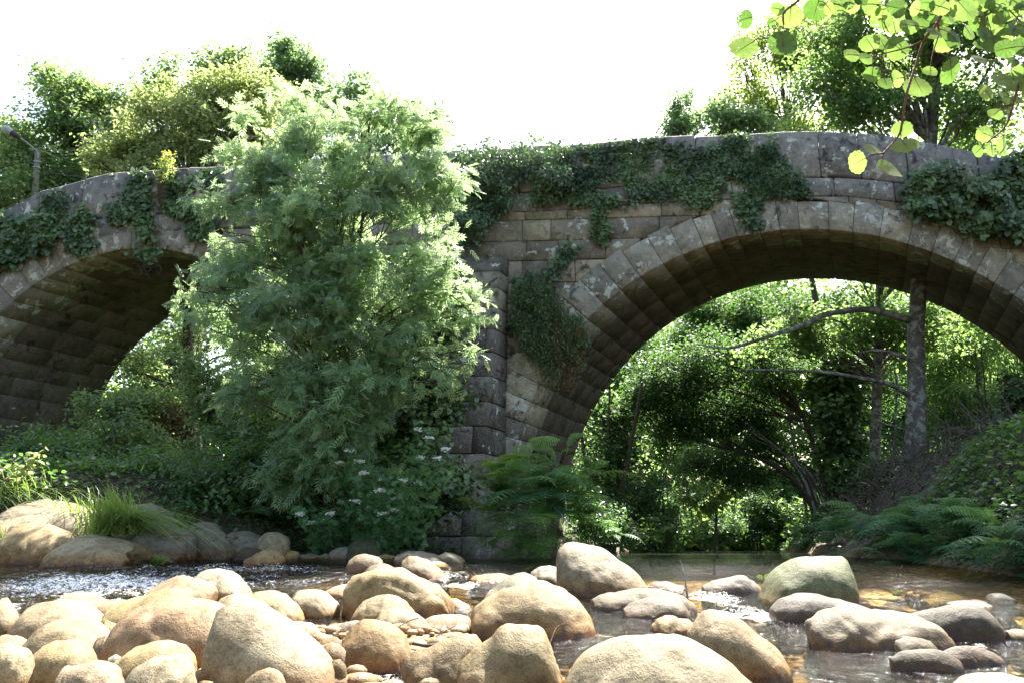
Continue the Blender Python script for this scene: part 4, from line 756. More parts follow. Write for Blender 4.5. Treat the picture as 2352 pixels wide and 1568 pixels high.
lb_ = [([(2088, 735), (2000, 712), (1900, 722), (1850, 745), (1760, 775), (1672, 799), (1600, 790)], [.10, .075, .06, .05, .03, .012]), ([(2085, 822), (2024, 805), (1966, 810)], [.06, .04, .012]), ([(2085, 905), (2040, 880), (1980, 868), (1900, 855), (1800, 850), (1690, 848)], [.07, .05, .04, .03, .012]), ([(2075, 985), (2010, 966)], [.03, .01])]
big = [o for o in C.objects if o.get('label', '').startswith('tall alder with a thick')][0]
for pts, r in lb_:
    mb = MB(); tube(mb, smooth_path([at(x, y, 18.4 - .25 * k) for k, (x, y) in enumerate(pts)], 6), r, 7, bump=.2); mb.build('branch', M_LBARK, big)
# left arch view
tree('oak_tree', 'sunlit tree glowing behind the left arch opening', 'tree', G_UA, [(440, 1000, 27), (440, 900, 27), (440, 700, 27)], [.14, .12, .05],
     [(420, 830, 130, 90, 28, 1.5, .8), (560, 760, 120, 100, 29, 1.6, .7), (330, 870, 90, 80, 28, 1.2, .9), (640, 900, 110, 110, 28, 1.5, .8), (500, 930, 120, 60, 28, 1.2, .8), (380, 740, 90, 70, 29, 1.3, .7), (250, 950, 90, 60, 27, 1.2, .9), (480, 680, 90, 50, 30, 1.2, .6)], RH, .17, 1.7, .42, M_ALDER)
tree('dark_trunk_tree', 'dark trunked tree half hidden by the ash under the left arch', 'tree', G_UA, [(432, 1060, 21), (440, 900, 21), (430, 760, 21), (445, 640, 21)], [.17, .14, .12, .05],
     [(350, 830, 80, 60, 21.5, .9, .5), (450, 760, 80, 50, 21.5, .9, .4), (380, 920, 90, 50, 21, .8, .7)], RH, .15, 1.8, .35, M_OAK)
def shrub(label, blobs, leaf=RH, size=.12, cover=2.4, mat=M_SHADE, name='shrub', group='shrubs crowding the shaded banks', droop=.1, clump=.26):
    b = blobs[0]; gy_ = b[4]; x = at(b[0], b[1], gy_)[0]; zg = gz_at(x, gy_); r0 = HY - zg * F / gy_
    return tree(name, label, 'shrub', group, [(b[0], min(r0 + 5, b[1] + b[3] * 1.5), gy_), (b[0], b[1] + b[3] * .3, gy_), (b[0], b[1] - b[3] * .5, gy_)], [.03, .02, .008], blobs, leaf, size, cover, clump, mat, up=.3, droop=droop, nstem=5, spread=.25)
shrub('dark shrub at the left foot of the left arch', [(150, 1080, 110, 80, 16.5, .9), (60, 1130, 90, 50, 15.5, .8)], size=.11)
shrub('dark green shrub in front of the left arch opening', [(290, 1010, 110, 70, 17, .9), (230, 940, 60, 50, 18, .7), (330, 940, 90, 50, 18, .8)], mat=M_OAK)
shrub('shaded bramble mound in the middle of the left bank', [(430, 1080, 110, 80, 15, .8), (330, 1110, 90, 60, 14.5, .8)], NARROW, .13)
shrub('brown dried bush among the shrubs under the left arch', [(420, 960, 60, 45, 18.5, .6, .8), (360, 985, 40, 30, 18.5, .5, .7)], mat=M_DRY, size=.09)
shrub('tall dark shrub filling the right part of the left arch opening', [(480, 900, 90, 80, 17, .9), (560, 980, 90, 80, 16.5, .8), (620, 900, 80, 90, 17, .8)], mat=M_OAK)
shrub('wide low shrub on the crest of the left bank', [(120, 1130, 110, 35, 13.4, .5), (260, 1120, 90, 40, 13.6, .5), (400, 1180, 80, 30, 13.2, .4)], size=.08)
shrub('tall shaded shrub right at the foot of the left arch wall', [(140, 1070, 120, 75, 14.6, .7), (40, 1090, 70, 60, 14.2, .6)], size=.09)
shrub('broad shaded shrub behind the row of grey bank boulders', [(330, 1110, 120, 70, 13.7, .5), (450, 1130, 90, 60, 13.4, .45)], NARROW, .12)
shrub('dark shrub at the foot of the ash', [(600, 1060, 110, 90, 14.5, .8), (540, 1140, 80, 60, 13.8, .7)])
shrub('dark leafy mound right of the ash stems', [(760, 1100, 110, 70, 14.2, .7), (880, 1050, 80, 70, 14.6, .6)])
shrub('low dark shrub near the speckled boulder row', [(430, 1165, 70, 40, 13.8, .5), (330, 1170, 60, 35, 13.4, .5)], size=.08)
shrub('young alder bush with round pale leaves beside the pier', [(830, 1120, 60, 40, 13.2, .4), (720, 1090, 60, 35, 13.3, .4), (600, 1110, 60, 30, 13.2, .4)], OVAL, .10, 1.5, M_SHADE)
shrub('dark creeper mass covering the pier left of the buttress corner', [(950, 760, 95, 170, 15.2, .35), (930, 960, 100, 120, 15.0, .35), (960, 1130, 90, 90, 14.7, .3), (1040, 760, 40, 60, 15.3, .2, .5), (1010, 1120, 50, 90, 14.6, .25, .8), (1000, 900, 50, 120, 14.9, .2, .8)], IVY, .09, 1.8, M_IVY)
shrub('dense dark bush at the left water edge inside the right arch', [(1400, 1215, 60, 40, 20.5, .6), (1350, 1190, 45, 50, 19.5, .5)], size=.10)
shrub('low dark bush left of the far rapids', [(1500, 1230, 80, 30, 27, .9), (1600, 1240, 80, 25, 31, .9), (1700, 1235, 70, 30, 35, .9)], size=.14)
shrub('dark leafy bush hanging over the far bend of the river', [(1740, 1190, 90, 55, 30, 1), (1830, 1200, 60, 50, 30, 1), (1650, 1215, 70, 35, 29, 1)], size=.11)
shrub('dark bush right of the far rapids', [(1930, 1215, 70, 50, 22, .9), (1880, 1225, 50, 40, 27, .8)], size=.12)
shrub('undergrowth behind the stump on the right bank', [(2050, 1120, 110, 70, 20.5, .8, .8), (2180, 1130, 90, 50, 18.5, .8, .7)], NARROW, .13)
shrub('leafy bush at the far right edge above the ferns', [(2330, 1120, 60, 60, 12.5, .5), (2345, 1210, 50, 50, 11.8, .5)], IVY, .07)
# thin dark stems on the left water edge inside the right arch
for k in range(16):
    x0 = 1350 + 24 * k + rng.uniform(-8, 8); Y0 = 22 + k * .75; mb = MB(); ln = rng.uniform(-50, 70)
    tube(mb, smooth_path([at(x0, 1250, Y0), at(x0 + ln * .4, 1130, Y0), at(x0 + ln, rng.uniform(960, 1040), Y0)], 5), [.035, .025, .008], 5, bump=.2)
    tag(mb.build('sapling', M_BARK), 'thin dark sapling stem among many at the left water edge under the arch', 'sapling', 'thin stems at the far left water edge')
for k in range(9):
    x0 = 1880 + 10 * k; Y0 = 24 + rng.uniform(-2, 4); mb = MB()
    tube(mb, smooth_path([at(x0, 1235, Y0), at(x0 - 50 - 5 * k, 1080, Y0), at(x0 - 170 - 8 * k, 960 + 8 * k, Y0)], 5), [.05, .035, .01], 5, bump=.2)
    tag(mb.build('sapling', M_LBARK if k % 2 else M_BARK), 'thin leaning stem in the fan of stems right of the far rapids', 'sapling', 'fan of leaning stems by the far rapids')
# far wood
fw = MB()
for px, py, rx, ry, Y, n in [(1400, 900, 200, 330, 46, 9000), (1750, 850, 250, 330, 50, 12000), (2100, 900, 250, 300, 46, 12000), (2350, 900, 200, 300, 44, 8000), (1900, 1150, 350, 90, 48, 8000), (1500, 1180, 250, 70, 45, 7000), (1650, 1225, 350, 40, 38, 7000), (1450, 1225, 150, 40, 32, 3000), (600, 980, 350, 110, 46, 9000), (200, 1000, 300, 110, 42, 8000), (1000, 1000, 250, 200, 46, 6000), (2250, 500, 250, 300, 40, 6000)]:
    c = at(px, py, Y); m = pxm(Y); n = n * 2; P = c + rand_in_ball(n // 22, .1) * [rx * m, 3, ry * m]; P = np.repeat(P, 22, 0) + rng.normal(size=(len(P) * 22, 3)) * .45
    P = P[P[:, 2] > -.5]; leaves(fw, P, .36, RH, up=.3)
tag(fw.build('distant_wood', M_ALDER, smooth=False), kind='stuff')

# ---------- ivy and creepers on the bridge face
def in_poly(x, y, poly):
    r = np.zeros(len(x), bool); n = len(poly)
    for i in range(n):
        (x0, y0), (x1, y1) = poly[i], poly[(i + 1) % n]
        c = ((y0 > y) != (y1 > y)) & (x < (x1 - x0) * (y - y0) / (y1 - y0 + 1e-9) + x0); r ^= c
    return r
def face_pts(poly, n, ns=.9, thr=-.25, seed=1, depth=.12):
    P = np.array(poly); x = rng.uniform(P[:, 0].min(), P[:, 0].max(), n * 4); y = rng.uniform(P[:, 1].min(), P[:, 1].max(), n * 4)
    k = in_poly(x, y, poly); x, y = x[k], y[k]
    k = fbm(np.stack([x / 60 / ns, y / 60 / ns, x * 0], -1), seed, 3) > thr; x, y = x[k][:n], y[k][:n]
    x = x + rng.normal(size=len(x)) * 7; y = y + rng.normal(size=len(x)) * 7; W = np.array([on_face(a, b, -.04) for a, b in zip(x, y)])
    th = depth * (.35 + .65 * np.clip(fbm(np.stack([x / 35, y / 35, x * 0 + 4], -1), seed + 3, 2) + .5, 0, 1.4)) * rng.random(len(W)) ** .7
    return W - th[:, None] * BN
def ivy(label, polys, n, size=.085, depth=.12, mat=M_IVY, tm=IVY, name='ivy', cat='ivy', thr=-.2, seed=1, stems=10, droop=.6, smat=M_BARK, group='ivy patches on the bridge'):
    lf, st = MB(), MB(); first = None
    for poly in polys:
        W = face_pts(poly, n, thr=thr, seed=seed, depth=depth)
        if first is None: first = W.mean(0)
        leaves(lf, W, size, tm, up=.05, droop=droop, out=-BN * 1.6, jit=.55, val=np.clip(.5 + .55 * fbm(W * 2.2, seed + 50, 3), 0, 1))
        for k in range(stems):
            a = W[rng.integers(0, len(W))]; Q = [a]
            for q in range(4): Q.append(Q[-1] + BE * rng.uniform(-.2, .2) + np.array([0, 0, -rng.uniform(.08, .22)]))
            tube(st, smooth_path(Q, 3), [.008, .004], 4)
    root = empty(name, first, label, cat, group); lf.build('foliage', mat, root, smooth=False); st.build('stem', smat, root); return root
S4P = lambda L: [S4(*p) for p in L]; S5P = lambda L: [S5(*p) for p in L]; S6P = lambda L: [S6(*p) for p in L]
ivy('lush ivy hanging over the left arch at the left frame edge', [S4P([(-80, 400), (60, 450), (200, 500), (330, 470), (430, 500), (380, 600), (300, 700), (200, 730), (100, 770), (-80, 800)])], 3200, .095, .3, thr=-.6, seed=3)
ivy('ivy patch draped over the left parapet and arch crown', [S4P([(640, 190), (760, 165), (800, 250), (960, 150), (1010, 200), (1000, 440), (1080, 620), (960, 600), (930, 460), (800, 480), (620, 450), (480, 640), (490, 680), (620, 640), (480, 460), (600, 380)])], 2400, .085, .12, thr=-.35, seed=5)
ivy('tongue of ivy hanging from the left parapet down the arch stones', [S4P([(470, 480), (620, 440), (640, 560), (620, 660), (500, 690), (470, 600)])], 900, .085, .15, thr=-.5, seed=7)
ivy('straggly ivy between the red stemmed plant and the ash', [S4P([(1130, 160), (1480, 140), (1560, 420), (1500, 480), (1380, 600), (1300, 590), (1230, 470), (1110, 380)])], 1800, .085, .15, thr=-.15, seed=9)
ivy('thin ivy strands on the leftmost parapet stones', [S4P([(250, 420), (340, 300), (480, 280), (440, 460), (380, 500)])], 500, .085, .06, thr=-.1, seed=10)
ivy('broad sheet of small leaved ivy covering the middle of the parapet', [S5P([(950, 160), (1500, 105), (2352, 65), (2352, 480), (2180, 470), (1960, 540), (1780, 560), (1650, 520), (1420, 510), (1230, 560), (1040, 540), (900, 520), (850, 300)]), S6P([(0, 250), (290, 235), (300, 330), (430, 450), (520, 590), (330, 600), (200, 600), (0, 560)])], 8000, .062, .09, thr=-.28, seed=12, stems=25)
ivy('narrow tongue of ivy hanging over the arch stones below the ivy sheet', [S5P([(2080, 470), (2230, 480), (2240, 600), (2250, 700), (2190, 710), (2150, 640), (2090, 580)])], 520, .085, .12, thr=-1, seed=13)
ivy('bramble thicket spilling over the parapet between ash and ivy sheet', [S5P([(200, 195), (500, 170), (700, 185), (960, 145), (1010, 230), (1000, 420), (850, 520), (720, 540), (450, 640), (380, 800), (230, 860), (120, 600), (150, 300)])], 5200, .10, .65, M_IVY, RH, name='bramble', cat='bramble', thr=-.8, seed=14, stems=30, group=None)
ivy('dark ivy bush overhanging the right end of the arch', [S6P([(1100, 560), (1180, 480), (1350, 435), (1480, 500), (1650, 500), (1720, 400), (1880, 350), (1960, 380), (1960, 950), (1830, 900), (1700, 860), (1560, 870), (1400, 770), (1250, 760), (1140, 720)])], 5600, .095, .55, thr=-.9, seed=16, stems=25)
ivy('creeper wisps on the ashlar beside the right arch', [S5P([(820, 1000), (950, 800), (1040, 800), (930, 960), (860, 1080), (740, 1150), (700, 1020)]), S5P([(1140, 560), (1230, 560), (1190, 780), (1150, 760)])], 450, .08, .07, thr=-.2, seed=18)
ivy('creeper climbing between buttress and hanging dry plant', [S5P([(590, 1040), (720, 1020), (760, 1150), (620, 1250), (590, 1400)])], 900, .08, .15, thr=-.5, seed=19)
ivy('yellowish leafed creeper tips on the right parapet', [S6P([(1190, 470), (1400, 420), (1520, 560), (1430, 720), (1250, 700)])], 500, .10, .65, M_OLIVE, RH, thr=-.3, seed=21)
ivy('small dark ivy patches hanging inside the left vault front', [S4P([(860, 660), (1080, 670), (1060, 760), (960, 740)])], 120, .08, .05, thr=-.4, seed=22)
# drooping plant hanging on the pier left of the right arch
hp, hs, hdry = MB(), MB(), MB(); P0 = on_face(1250, 700, -.3)
HPOLY = [(1178, 655), (1235, 640), (1300, 665), (1345, 735), (1338, 800), (1300, 820), (1240, 800), (1185, 760)]
for k in range(520):
    x = y = 0
    while not in_poly(np.array([x]), np.array([y]), HPOLY)[0] or noise3(np.array([[x / 28, y / 28, .5]]), 8)[0] < -.35: x = rng.uniform(1175, 1348); y = rng.uniform(638, 822)
    a = on_face(x, y, -.05 - .3 * rng.random()); ln = rng.uniform(.2, .75) * (1.25 - abs(x - 1285) / 100 * .8)
    Q = [a]; dx = rng.uniform(-.15, .2)
    for q in range(6): Q.append(Q[-1] + np.array([dx * ln / 6, -.03 * ln * (3 - q) / 3, -ln / 6]) + rng.normal(size=3) * .015)
    Q = smooth_path(Q, 2); dry = x > 1265 and rng.random() < .45
    tube(hs, Q, [.005, .002], 3); pts = np.repeat(Q[:: 1], 3, 0) + rng.normal(size=(len(Q) * 3, 3)) * .045
    lowp = pts[:, 2] < a[2] - ln * .45
    leaves(hdry if dry else hp, pts[lowp] if dry else pts, .075, NARROW, up=0, droop=.8)
    if dry: leaves(hp, pts[~lowp], .075, NARROW, up=0, droop=.8)
ph = empty('hanging_plant', P0, 'mass of drooping fine leaved weeds with dry brown tips on the pier', 'hanging plant'); hp.build('foliage', M_IVY, ph, smooth=False); hdry.build('dry_foliage', M_DRY, ph, smooth=False); hs.build('stem', M_DRY, ph)
# ragwort on the parapet: red stems, yellow flowers
rs, rl, rf = MB(), MB(), MB(); root = empty('ragwort', on_face(375, 455, -.1), 'tall yellow flowering plant with red stems growing from the left parapet', 'wild flower')
for k in range(11):
    x = 385 + rng.uniform(-12, 12); a = on_face(374 + rng.uniform(-14, 14), 470 + rng.uniform(-10, 30), -.1); b = on_face(x + rng.uniform(-14, 14), rng.uniform(355, 385), -.1 - .2 * rng.random()); mid = (a + b) / 2 - BN * .2
    Q = smooth_path([a, mid, b], 6); tube(rs, Q, [.009, .004], 4); leaves(rl, np.repeat(Q[7:], 7, 0) + rng.normal(size=(len(Q[7:]) * 7, 3)) * .06, .09, NARROW, up=.2); leaves(rf, b + rng.normal(size=(8, 3)) * .05, .05, OVAL, up=1)
rs.build('stem', M_TWIG, root); rl.build('foliage', M_BRIGHT, root, smooth=False); rf.build('flower', M_YEL, root, smooth=False)

# ---------- ferns
def frond(mb, base, dirv, ln, w=.36, npin=13, nsub=7, mat=None, val=.5):
    d = np.array(dirv, float); d /= np.linalg.norm(d); side = np.cross(d, [0, 0, 1]); side /= np.linalg.norm(side) + 1e-9
    t = np.linspace(0, 1, 9); hor = np.array([d[0], d[1], 0]); hor /= np.linalg.norm(hor) + 1e-9
    C_ = base + ln * (t[:, None] * d * (1 - .35 * t[:, None]) + (t[:, None] ** 2.2) * (hor * .35 - np.array([0, 0, .45])))
    tube(mb, C_, [.006, .002], 3, val)
    V, Fq = [], []; k = 0
    for i in range(npin):
        u = .16 + .84 * i / npin; c = np.array([np.interp(u, t, C_[:, q]) for q in range(3)]); tn = np.array([np.interp(min(1, u + .05), t, C_[:, q]) for q in range(3)]) - c; tn /= np.linalg.norm(tn) + 1e-9
        pl = w * ln * math.sin(math.pi * min(.98, (u + .08)) ** .8) * .62 + .01
        for sd in (1, -1):
            ax = side * sd * .92 + tn * .4 - np.array([0, 0, .12]); ax /= np.linalg.norm(ax); pr = np.cross(ax, [0, 0, 1]); pr = tn - (tn @ ax) * ax; pr /= np.linalg.norm(pr) + 1e-9
            for s in range(nsub):
                q = (s + .6) / nsub; o = c + ax * pl * q - np.array([0, 0, .10 * pl * q * q]); l2 = pl * .17 * (1 - .6 * q) + .003; ww = pl / nsub * .30
                for s2 in (1, -1):
                    e = o + pr * s2 * l2 + ax * l2 * .35; V += [o - ax * ww, o + ax * ww, e + ax * ww * .5, e - ax * ww * .5]; Fq.append([k, k + 1, k + 2, k + 3]); k += 4
    mb.add(V, Fq, val)
def fern(label, px, row, Y, n, ln, mat=M_FERN, el=(25, 75), az=None, group='ferns on the banks', spread=.15, npin=10, nsub=7, zs=.4, name='fern'):
    b = at(px, row, Y); root = empty(name, b, label, 'fern', group); mb = MB()
    for k in range(n):
        a = rng.uniform(0, 2 * np.pi) if az is None else math.radians(rng.uniform(*az)); e = math.radians(rng.uniform(*el))
        frond(mb, b + rng.normal(size=3) * [spread, spread * .6, spread * zs], (math.cos(a) * math.cos(e), math.sin(a) * math.cos(e), math.sin(e)), ln * rng.uniform(.7, 1.15), npin=npin, nsub=nsub, val=rng.random())
    mb.build('foliage', mat, root, smooth=False); return root
fern('bright yellow green royal fern against the buttress corner', 1155, 1150, 14.0, 56, 1.1, M_FERNL, az=(150, 390), spread=.22, el=(20, 85), zs=1.3)
fern('large blue green royal fern in the middle of the pier foot', 1235, 1150, 13.7, 96, 1.15, M_FERN, az=(180, 370), spread=.3, el=(10, 85), zs=1.0)
fern('low bluish fern drooping over the water before the pier', 1225, 1200, 13.4, 48, .9, M_FERNL, az=(190, 350), spread=.35, el=(-30, 50), zs=.8)
fern('yellow green fern at the right side of the pier foot', 1305, 1160, 14.2, 60, 1.1, M_FERNL, az=(-110, 90), spread=.2, el=(10, 80), zs=1.3)
fern('small bright fern tuft glowing in front of the blue green fern', 1250, 1170, 13.6, 8, .5, M_FERNL, az=(200, 340), spread=.08, el=(-10, 50))
rb = [(1960, 1230, 13.2, 'fern clump closest to the pool on the right bank'), (2030, 1245, 12.4, 'fern clump below the cut stump'), (2110, 1225, 12.2, 'broad fern clump right of the cut stump'), (2190, 1235, 11.2, 'fern clump leaning over dark water at right'), (2270, 1215, 11.0, 'tall fern clump near the right frame edge'), (2345, 1235, 10.0, 'big fern cut by the right frame edge'), (2150, 1180, 13.2, 'higher fern clump behind the broad one'), (2230, 1170, 12.6, 'highest fern clump on the right slope'), (2310, 1290, 9.6, 'low fern hanging toward the stacked white stones'), (2090, 1275, 11.6, 'low fern touching the dark water at right'), (2330, 1080, 13.5, 'fern on the earth bank top at the right frame edge'), (1900, 1235, 17.5, 'small distant fern near the roots of the leaning stems')]
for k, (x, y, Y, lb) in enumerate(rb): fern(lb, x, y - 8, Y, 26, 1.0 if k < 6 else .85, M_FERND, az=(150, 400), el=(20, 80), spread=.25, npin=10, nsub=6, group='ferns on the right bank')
for x, y, Y, lb in [(560, 1190, 13.6, 'shaded fern right of the dark boulder on the left bank'), (660, 1170, 13.7, 'shaded fern under the ash foliage'), (300, 1130, 14.5, 'shaded fern behind the grass on the left bank'), (480, 1120, 14.2, 'shaded fern left of the ash stems'), (780, 1190, 13.5, 'feathery fern left of the white flowers'), (1490, 1225, 22, 'sunlit small fern under the right arch at the left edge'), (1390, 1225, 19.5, 'fern at the dark water edge just right of the pier')]:
    fern(lb, x, y, Y, 16, .8, M_FERNL if x == 1490 else M_FERN, el=(10, 70), spread=.25, npin=11, nsub=5, group='ferns on the left bank')

# low growth covering the earth of both banks
gc = MB(); n_ = 90000; qx = np.concatenate([rng.uniform(-13, 1, n_), rng.uniform(5.4, 14, n_)]); qy = np.concatenate([rng.uniform(11.6, 34, n_), rng.uniform(8, 34, n_)]); l_, r_ = edges(qy)
k_ = ((qx < l_ - .1) | (qx > r_ + .1)) & ((fbm(np.stack([qx * .8, qy * .8, qx * 0], -1), 77, 3) > -.45) | (qx < 0)) & ~((qx > 5) & (qy > 13) & (qy < 20) & (rng.random(len(qx)) < .93)); qx, qy = qx[k_], qy[k_]
leaves(gc, np.stack([qx, qy, ground_z(qx, qy) + .02 + .22 * rng.random(len(qx)) ** 2], -1), .085, OVAL, up=.7)
qx = rng.uniform(-25, 45, 60000); qy = rng.uniform(26, 75, 60000); l_, r_ = edges(qy); k_ = (qx < l_ - .2) | (qx > r_ + .2); qx, qy = qx[k_], qy[k_]; leaves(gc, np.stack([qx, qy, ground_z(qx, qy) + 1.0 * rng.random(len(qx)) ** 2], -1), .20, OVAL, up=.6)
tag(gc.build('ground_cover', M_SHADE, smooth=False), 'low leafy growth covering the shaded banks', 'ground cover', kind='stuff')

# ---------- white umbels
fl = [(1024, 1030), (966, 1050), (826, 1058), (876, 1100), (930, 1102), (1005, 1052), (872, 1125), (905, 1145), (820, 1150), (850, 1165), (905, 1170), (880, 1178), (760, 1178), (735, 1195), (715, 1200), (690, 1180), (960, 1108), (780, 1062), (836, 1085), (810, 1100), (985, 1005), (960, 985), (750, 1030), (805, 1035)]
for k in range(0, 24, 3):
    pts = fl[k:k + 3]; cx_ = float(np.mean([p[0] for p in pts])); b = at(cx_, 1240, 12.9); root = empty('white_umbel_plant', b, ['highest white flower heads against the buttress', 'white flower heads left of the buttress corner', 'trio of white umbels in the middle of the flowering stand', 'white umbels just above the green mossy dome', 'lowest white umbels by the left end of the flowering stand', 'white umbels on the dark shrub side of the stand', 'small white umbels half hidden by leaves', 'far white umbels high on the shaded pier wall'][[4, 0, 1, 3, 5, 6, 7, 2].index(k // 3)], 'wild flower', 'white flowering plants before the pier')
    st, lv = MB(), MB()
    for (x, y) in pts:
        h = at(x, y, 12.5 + rng.uniform(-.2, .2)); Q = smooth_path([b, (b + h) / 2 + rng.normal(size=3) * .08, h], 5); st = MB(); tube(st, Q, [.008, .003], 4); st.build('stem', M_GSTEM, root)
        leaves(lv, np.repeat(Q, 10, 0) + rng.normal(size=(len(Q) * 10, 3)) * .12, .14, ASH, up=.3)
        hm = MB(); dsk = rng.normal(size=(60, 3)) * [.035, .035, .012] + h; leaves(hm, dsk, .035, OVAL, up=1, out=np.array([0, -1.5, 0])); hm.build('flower_head', M_WHITE, root, smooth=False)
    lv.build('foliage', M_FERN, root, smooth=False)

# ---------- grass tufts on the left bank
def grass(label, px, row, Y, n, ln, sx, mat=M_GRASS, lean=(.4, -.1)):
    b = at(px, row, Y); root = empty('grass_tuft', b, label, 'grass tuft', 'grass tufts on the left bank'); V, Fq = [], []; t = np.linspace(0, 1, 6); vals = []
    for k in range(n):
        a = rng.uniform(0, 2 * np.pi); o = b + np.array([rng.normal() * sx, rng.normal() * sx * .4, 0]); l = ln * rng.uniform(.5, 1.15); h = np.array([math.cos(a) * .6 + lean[0], math.sin(a) * .5 + lean[1], 0]) * rng.uniform(.6, 1.6)
        C_ = o + l * (t[:, None] * np.array([0, 0, .8]) + t[:, None] ** 1.4 * h * .9 - (t[:, None] ** 2.3) * np.array([0, 0, .1 + .6 * np.linalg.norm(h)]))
        sd = np.array([math.sin(a + 1), math.cos(a + 1), 0]) * .008; w = (1 - t ** 2 * .92)[:, None]; q = len(V) * 12
        V.append(np.concatenate([C_ + sd * w, C_ - sd * w])); Fq += [[q + i, q + i + 1, q + i + 7, q + i + 6] for i in range(5)]; vals += [rng.random()] * 12
    mb = MB(); mb.add(np.concatenate(V), np.array(Fq), vals); mb.build('blade', mat, root, smooth=False); return root
grass('big arching grass tuft between the left bank boulders', 262, 1226, 11.5, 900, 1.1, .16)
grass('tall grass tuft leaning from the left frame edge', 0, 1160, 12.4, 600, 1.0, .35)
grass('grass tuft in front of the long pale bank boulder', 160, 1205, 11.9, 260, .75, .2)
grass('tiny bright grass sprout at the mossy end of the cracked boulder', 355, 1296, 10.9, 120, .3, .06, lean=(.1, -.1))
grass('drooping grass at the left frame edge above the water', -15, 1262, 11.2, 200, .5, .12, lean=(.5, -.2))
grass('grass sprout growing on the dark boulder at right', 2062, 1368, 8.6, 50, .16, .02, lean=(0, 0))
# leafy reddish sprig above the grass at left
sp, sl = MB(), MB(); b = at(40, 1120, 12); root = empty('leafy_sprig', b, 'small reddish sprig with yellowish leaves above the left grass', 'sprig')
for tip in ((95, 1035), (60, 1045), (30, 1060)):
    Q = smooth_path([b, (b + at(*tip, 12)) / 2 + rng.normal(size=3) * .05, at(*tip, 12)], 5); tube(sp, Q, [.006, .003], 4); leaves(sl, np.repeat(Q[4:], 3, 0) + rng.normal(size=(len(Q[4:]) * 3, 3)) * .03, .1, OVAL)
sp.build('stem', M_RSTEM, root); sl.build('foliage', M_OLIVE, root, smooth=False)

# ---------- street lamp and cable
root = empty('street_lamp', at(74, 520, 25), 'concrete post street lamp with an arm and grey head behind the left bridge end', 'street lamp')
def plain(name, col, rough=.6, metal=0):
    m, nt, out = new_mat(name); p = N(nt, 'BsdfPrincipled'); g = geo(nt); L(nt, ramp(nt, noise(nt, g, 9, 4), [(.3, tuple(x * .8 for x in col)), (.7, tuple(x * 1.15 for x in col))]), p.inputs['Base Color']); p.inputs['Roughness'].default_value = rough; p.inputs['Metallic'].default_value = metal; L(nt, p.outputs[0], out.inputs[0]); return m
M_CONC = plain('post_concrete', (.2, .19, .175), .9); M_MET = plain('galvanised_steel', (.3, .31, .32), .45, .6); M_BLK = plain('black_plastic', (.02, .02, .022), .5); M_GLS = plain('lamp_bowl', (.32, .33, .33), .3)
mb = MB(); tube(mb, [at(66, 620, 25), at(88, 343, 25)], [.13, .09], 10); mb.build('post', M_CONC, root)
mb = MB(); tube(mb, smooth_path([at(87, 365, 24.9), at(86, 350, 24.9), at(62, 328, 24.8), at(38, 312, 24.7)], 5), [.022, .022], 6); mb.build('arm', M_MET, root)
mb = MB(); tube(mb, [at(46, 318, 24.75), at(40, 313, 24.7), at(28, 306, 24.7)], [.05, .09, .10], 10); hd = mb.build('lamp_housing', M_BLK, root)
mb = MB(); tube(mb, [at(28, 306, 24.7), at(18, 300, 24.68), at(8, 295, 24.66), at(4, 293, 24.66)], [.11, .15, .11, .02], 12); mb.build('lamp_bowl', M_GLS, root)
for r_, y_ in ((.12, 372), (.12, 385)):
    mb = MB(); tube(mb, [at(85.5, y_, 25), at(85.2, y_ + 3, 25)], [r_, r_], 10); mb.build('clamp', M_MET, root)
mb = MB(); tube(mb, smooth_path([at(84, 390, 25), at(160, 404, 24.5), at(270, 412, 24)], 6), [.02, .02], 5); tag(mb.build('overhead_cable', M_BLK), 'dark cable running from the lamp post behind the left parapet', 'cable')

# ---------- stump, brushwood, roots and loose sticks
root = empty('tree_stump', at(2070, 1260, 14.6), 'dark tree stump with a fresh orange cut on the right bank', 'stump')
a, b = at(2068, 1275, 14.6), at(2070, 1206, 14.6); th = np.linspace(0, 2 * np.pi, 28, endpoint=False); rr = .17 * (1 + .22 * np.cos(th * 2 + 1) + .1 * np.sin(th * 5)); mb = MB(); ring = lambda c, k: c + np.stack([np.cos(th) * rr * k, np.sin(th) * rr * k, 0 * th], -1)
V = np.concatenate([ring(a, 1.35), ring(a + (b - a) * .5, 1.05), ring(b, 1)]); i = np.arange(28); mb.add(V, np.concatenate([np.stack([i + k * 28, (i + 1) % 28 + k * 28, (i + 1) % 28 + (k + 1) * 28, i + (k + 1) * 28], -1) for k in (0, 1)])); mb.build('bark', M_BARK, root)
m_, nt_, out_ = new_mat('cut_wood'); p_ = N(nt_, 'BsdfPrincipled'); L(nt_, ramp(nt_, noise(nt_, geo(nt_), 30, 3), [(.3, (.45, .18, .06)), (.7, (.65, .30, .12))]), p_.inputs['Base Color']); p_.inputs['Roughness'].default_value = .8; L(nt_, p_.outputs[0], out_.inputs[0])
mb = MB(); tp = ring(b + [0, 0, .004], 1); tp[:, 2] += .03 * np.cos(th * 3) - .10 * np.sin(th); tp2 = ring(b, 1.0); mb.add(np.concatenate([tp, [b + [0, 0, .03]]]), np.stack([i, (i + 1) % 28, i * 0 + 28], -1)); mb.add(np.concatenate([tp, tp2]), np.stack([i, (i + 1) % 28, (i + 1) % 28 + 28, i + 28], -1)); mb.build('cut_face', m_, root)
br = MB(); nb_ = 1500; bx = rng.uniform(6.0, 12, nb_); by_ = rng.uniform(13.5, 21, nb_); bz = ground_z(bx, by_)
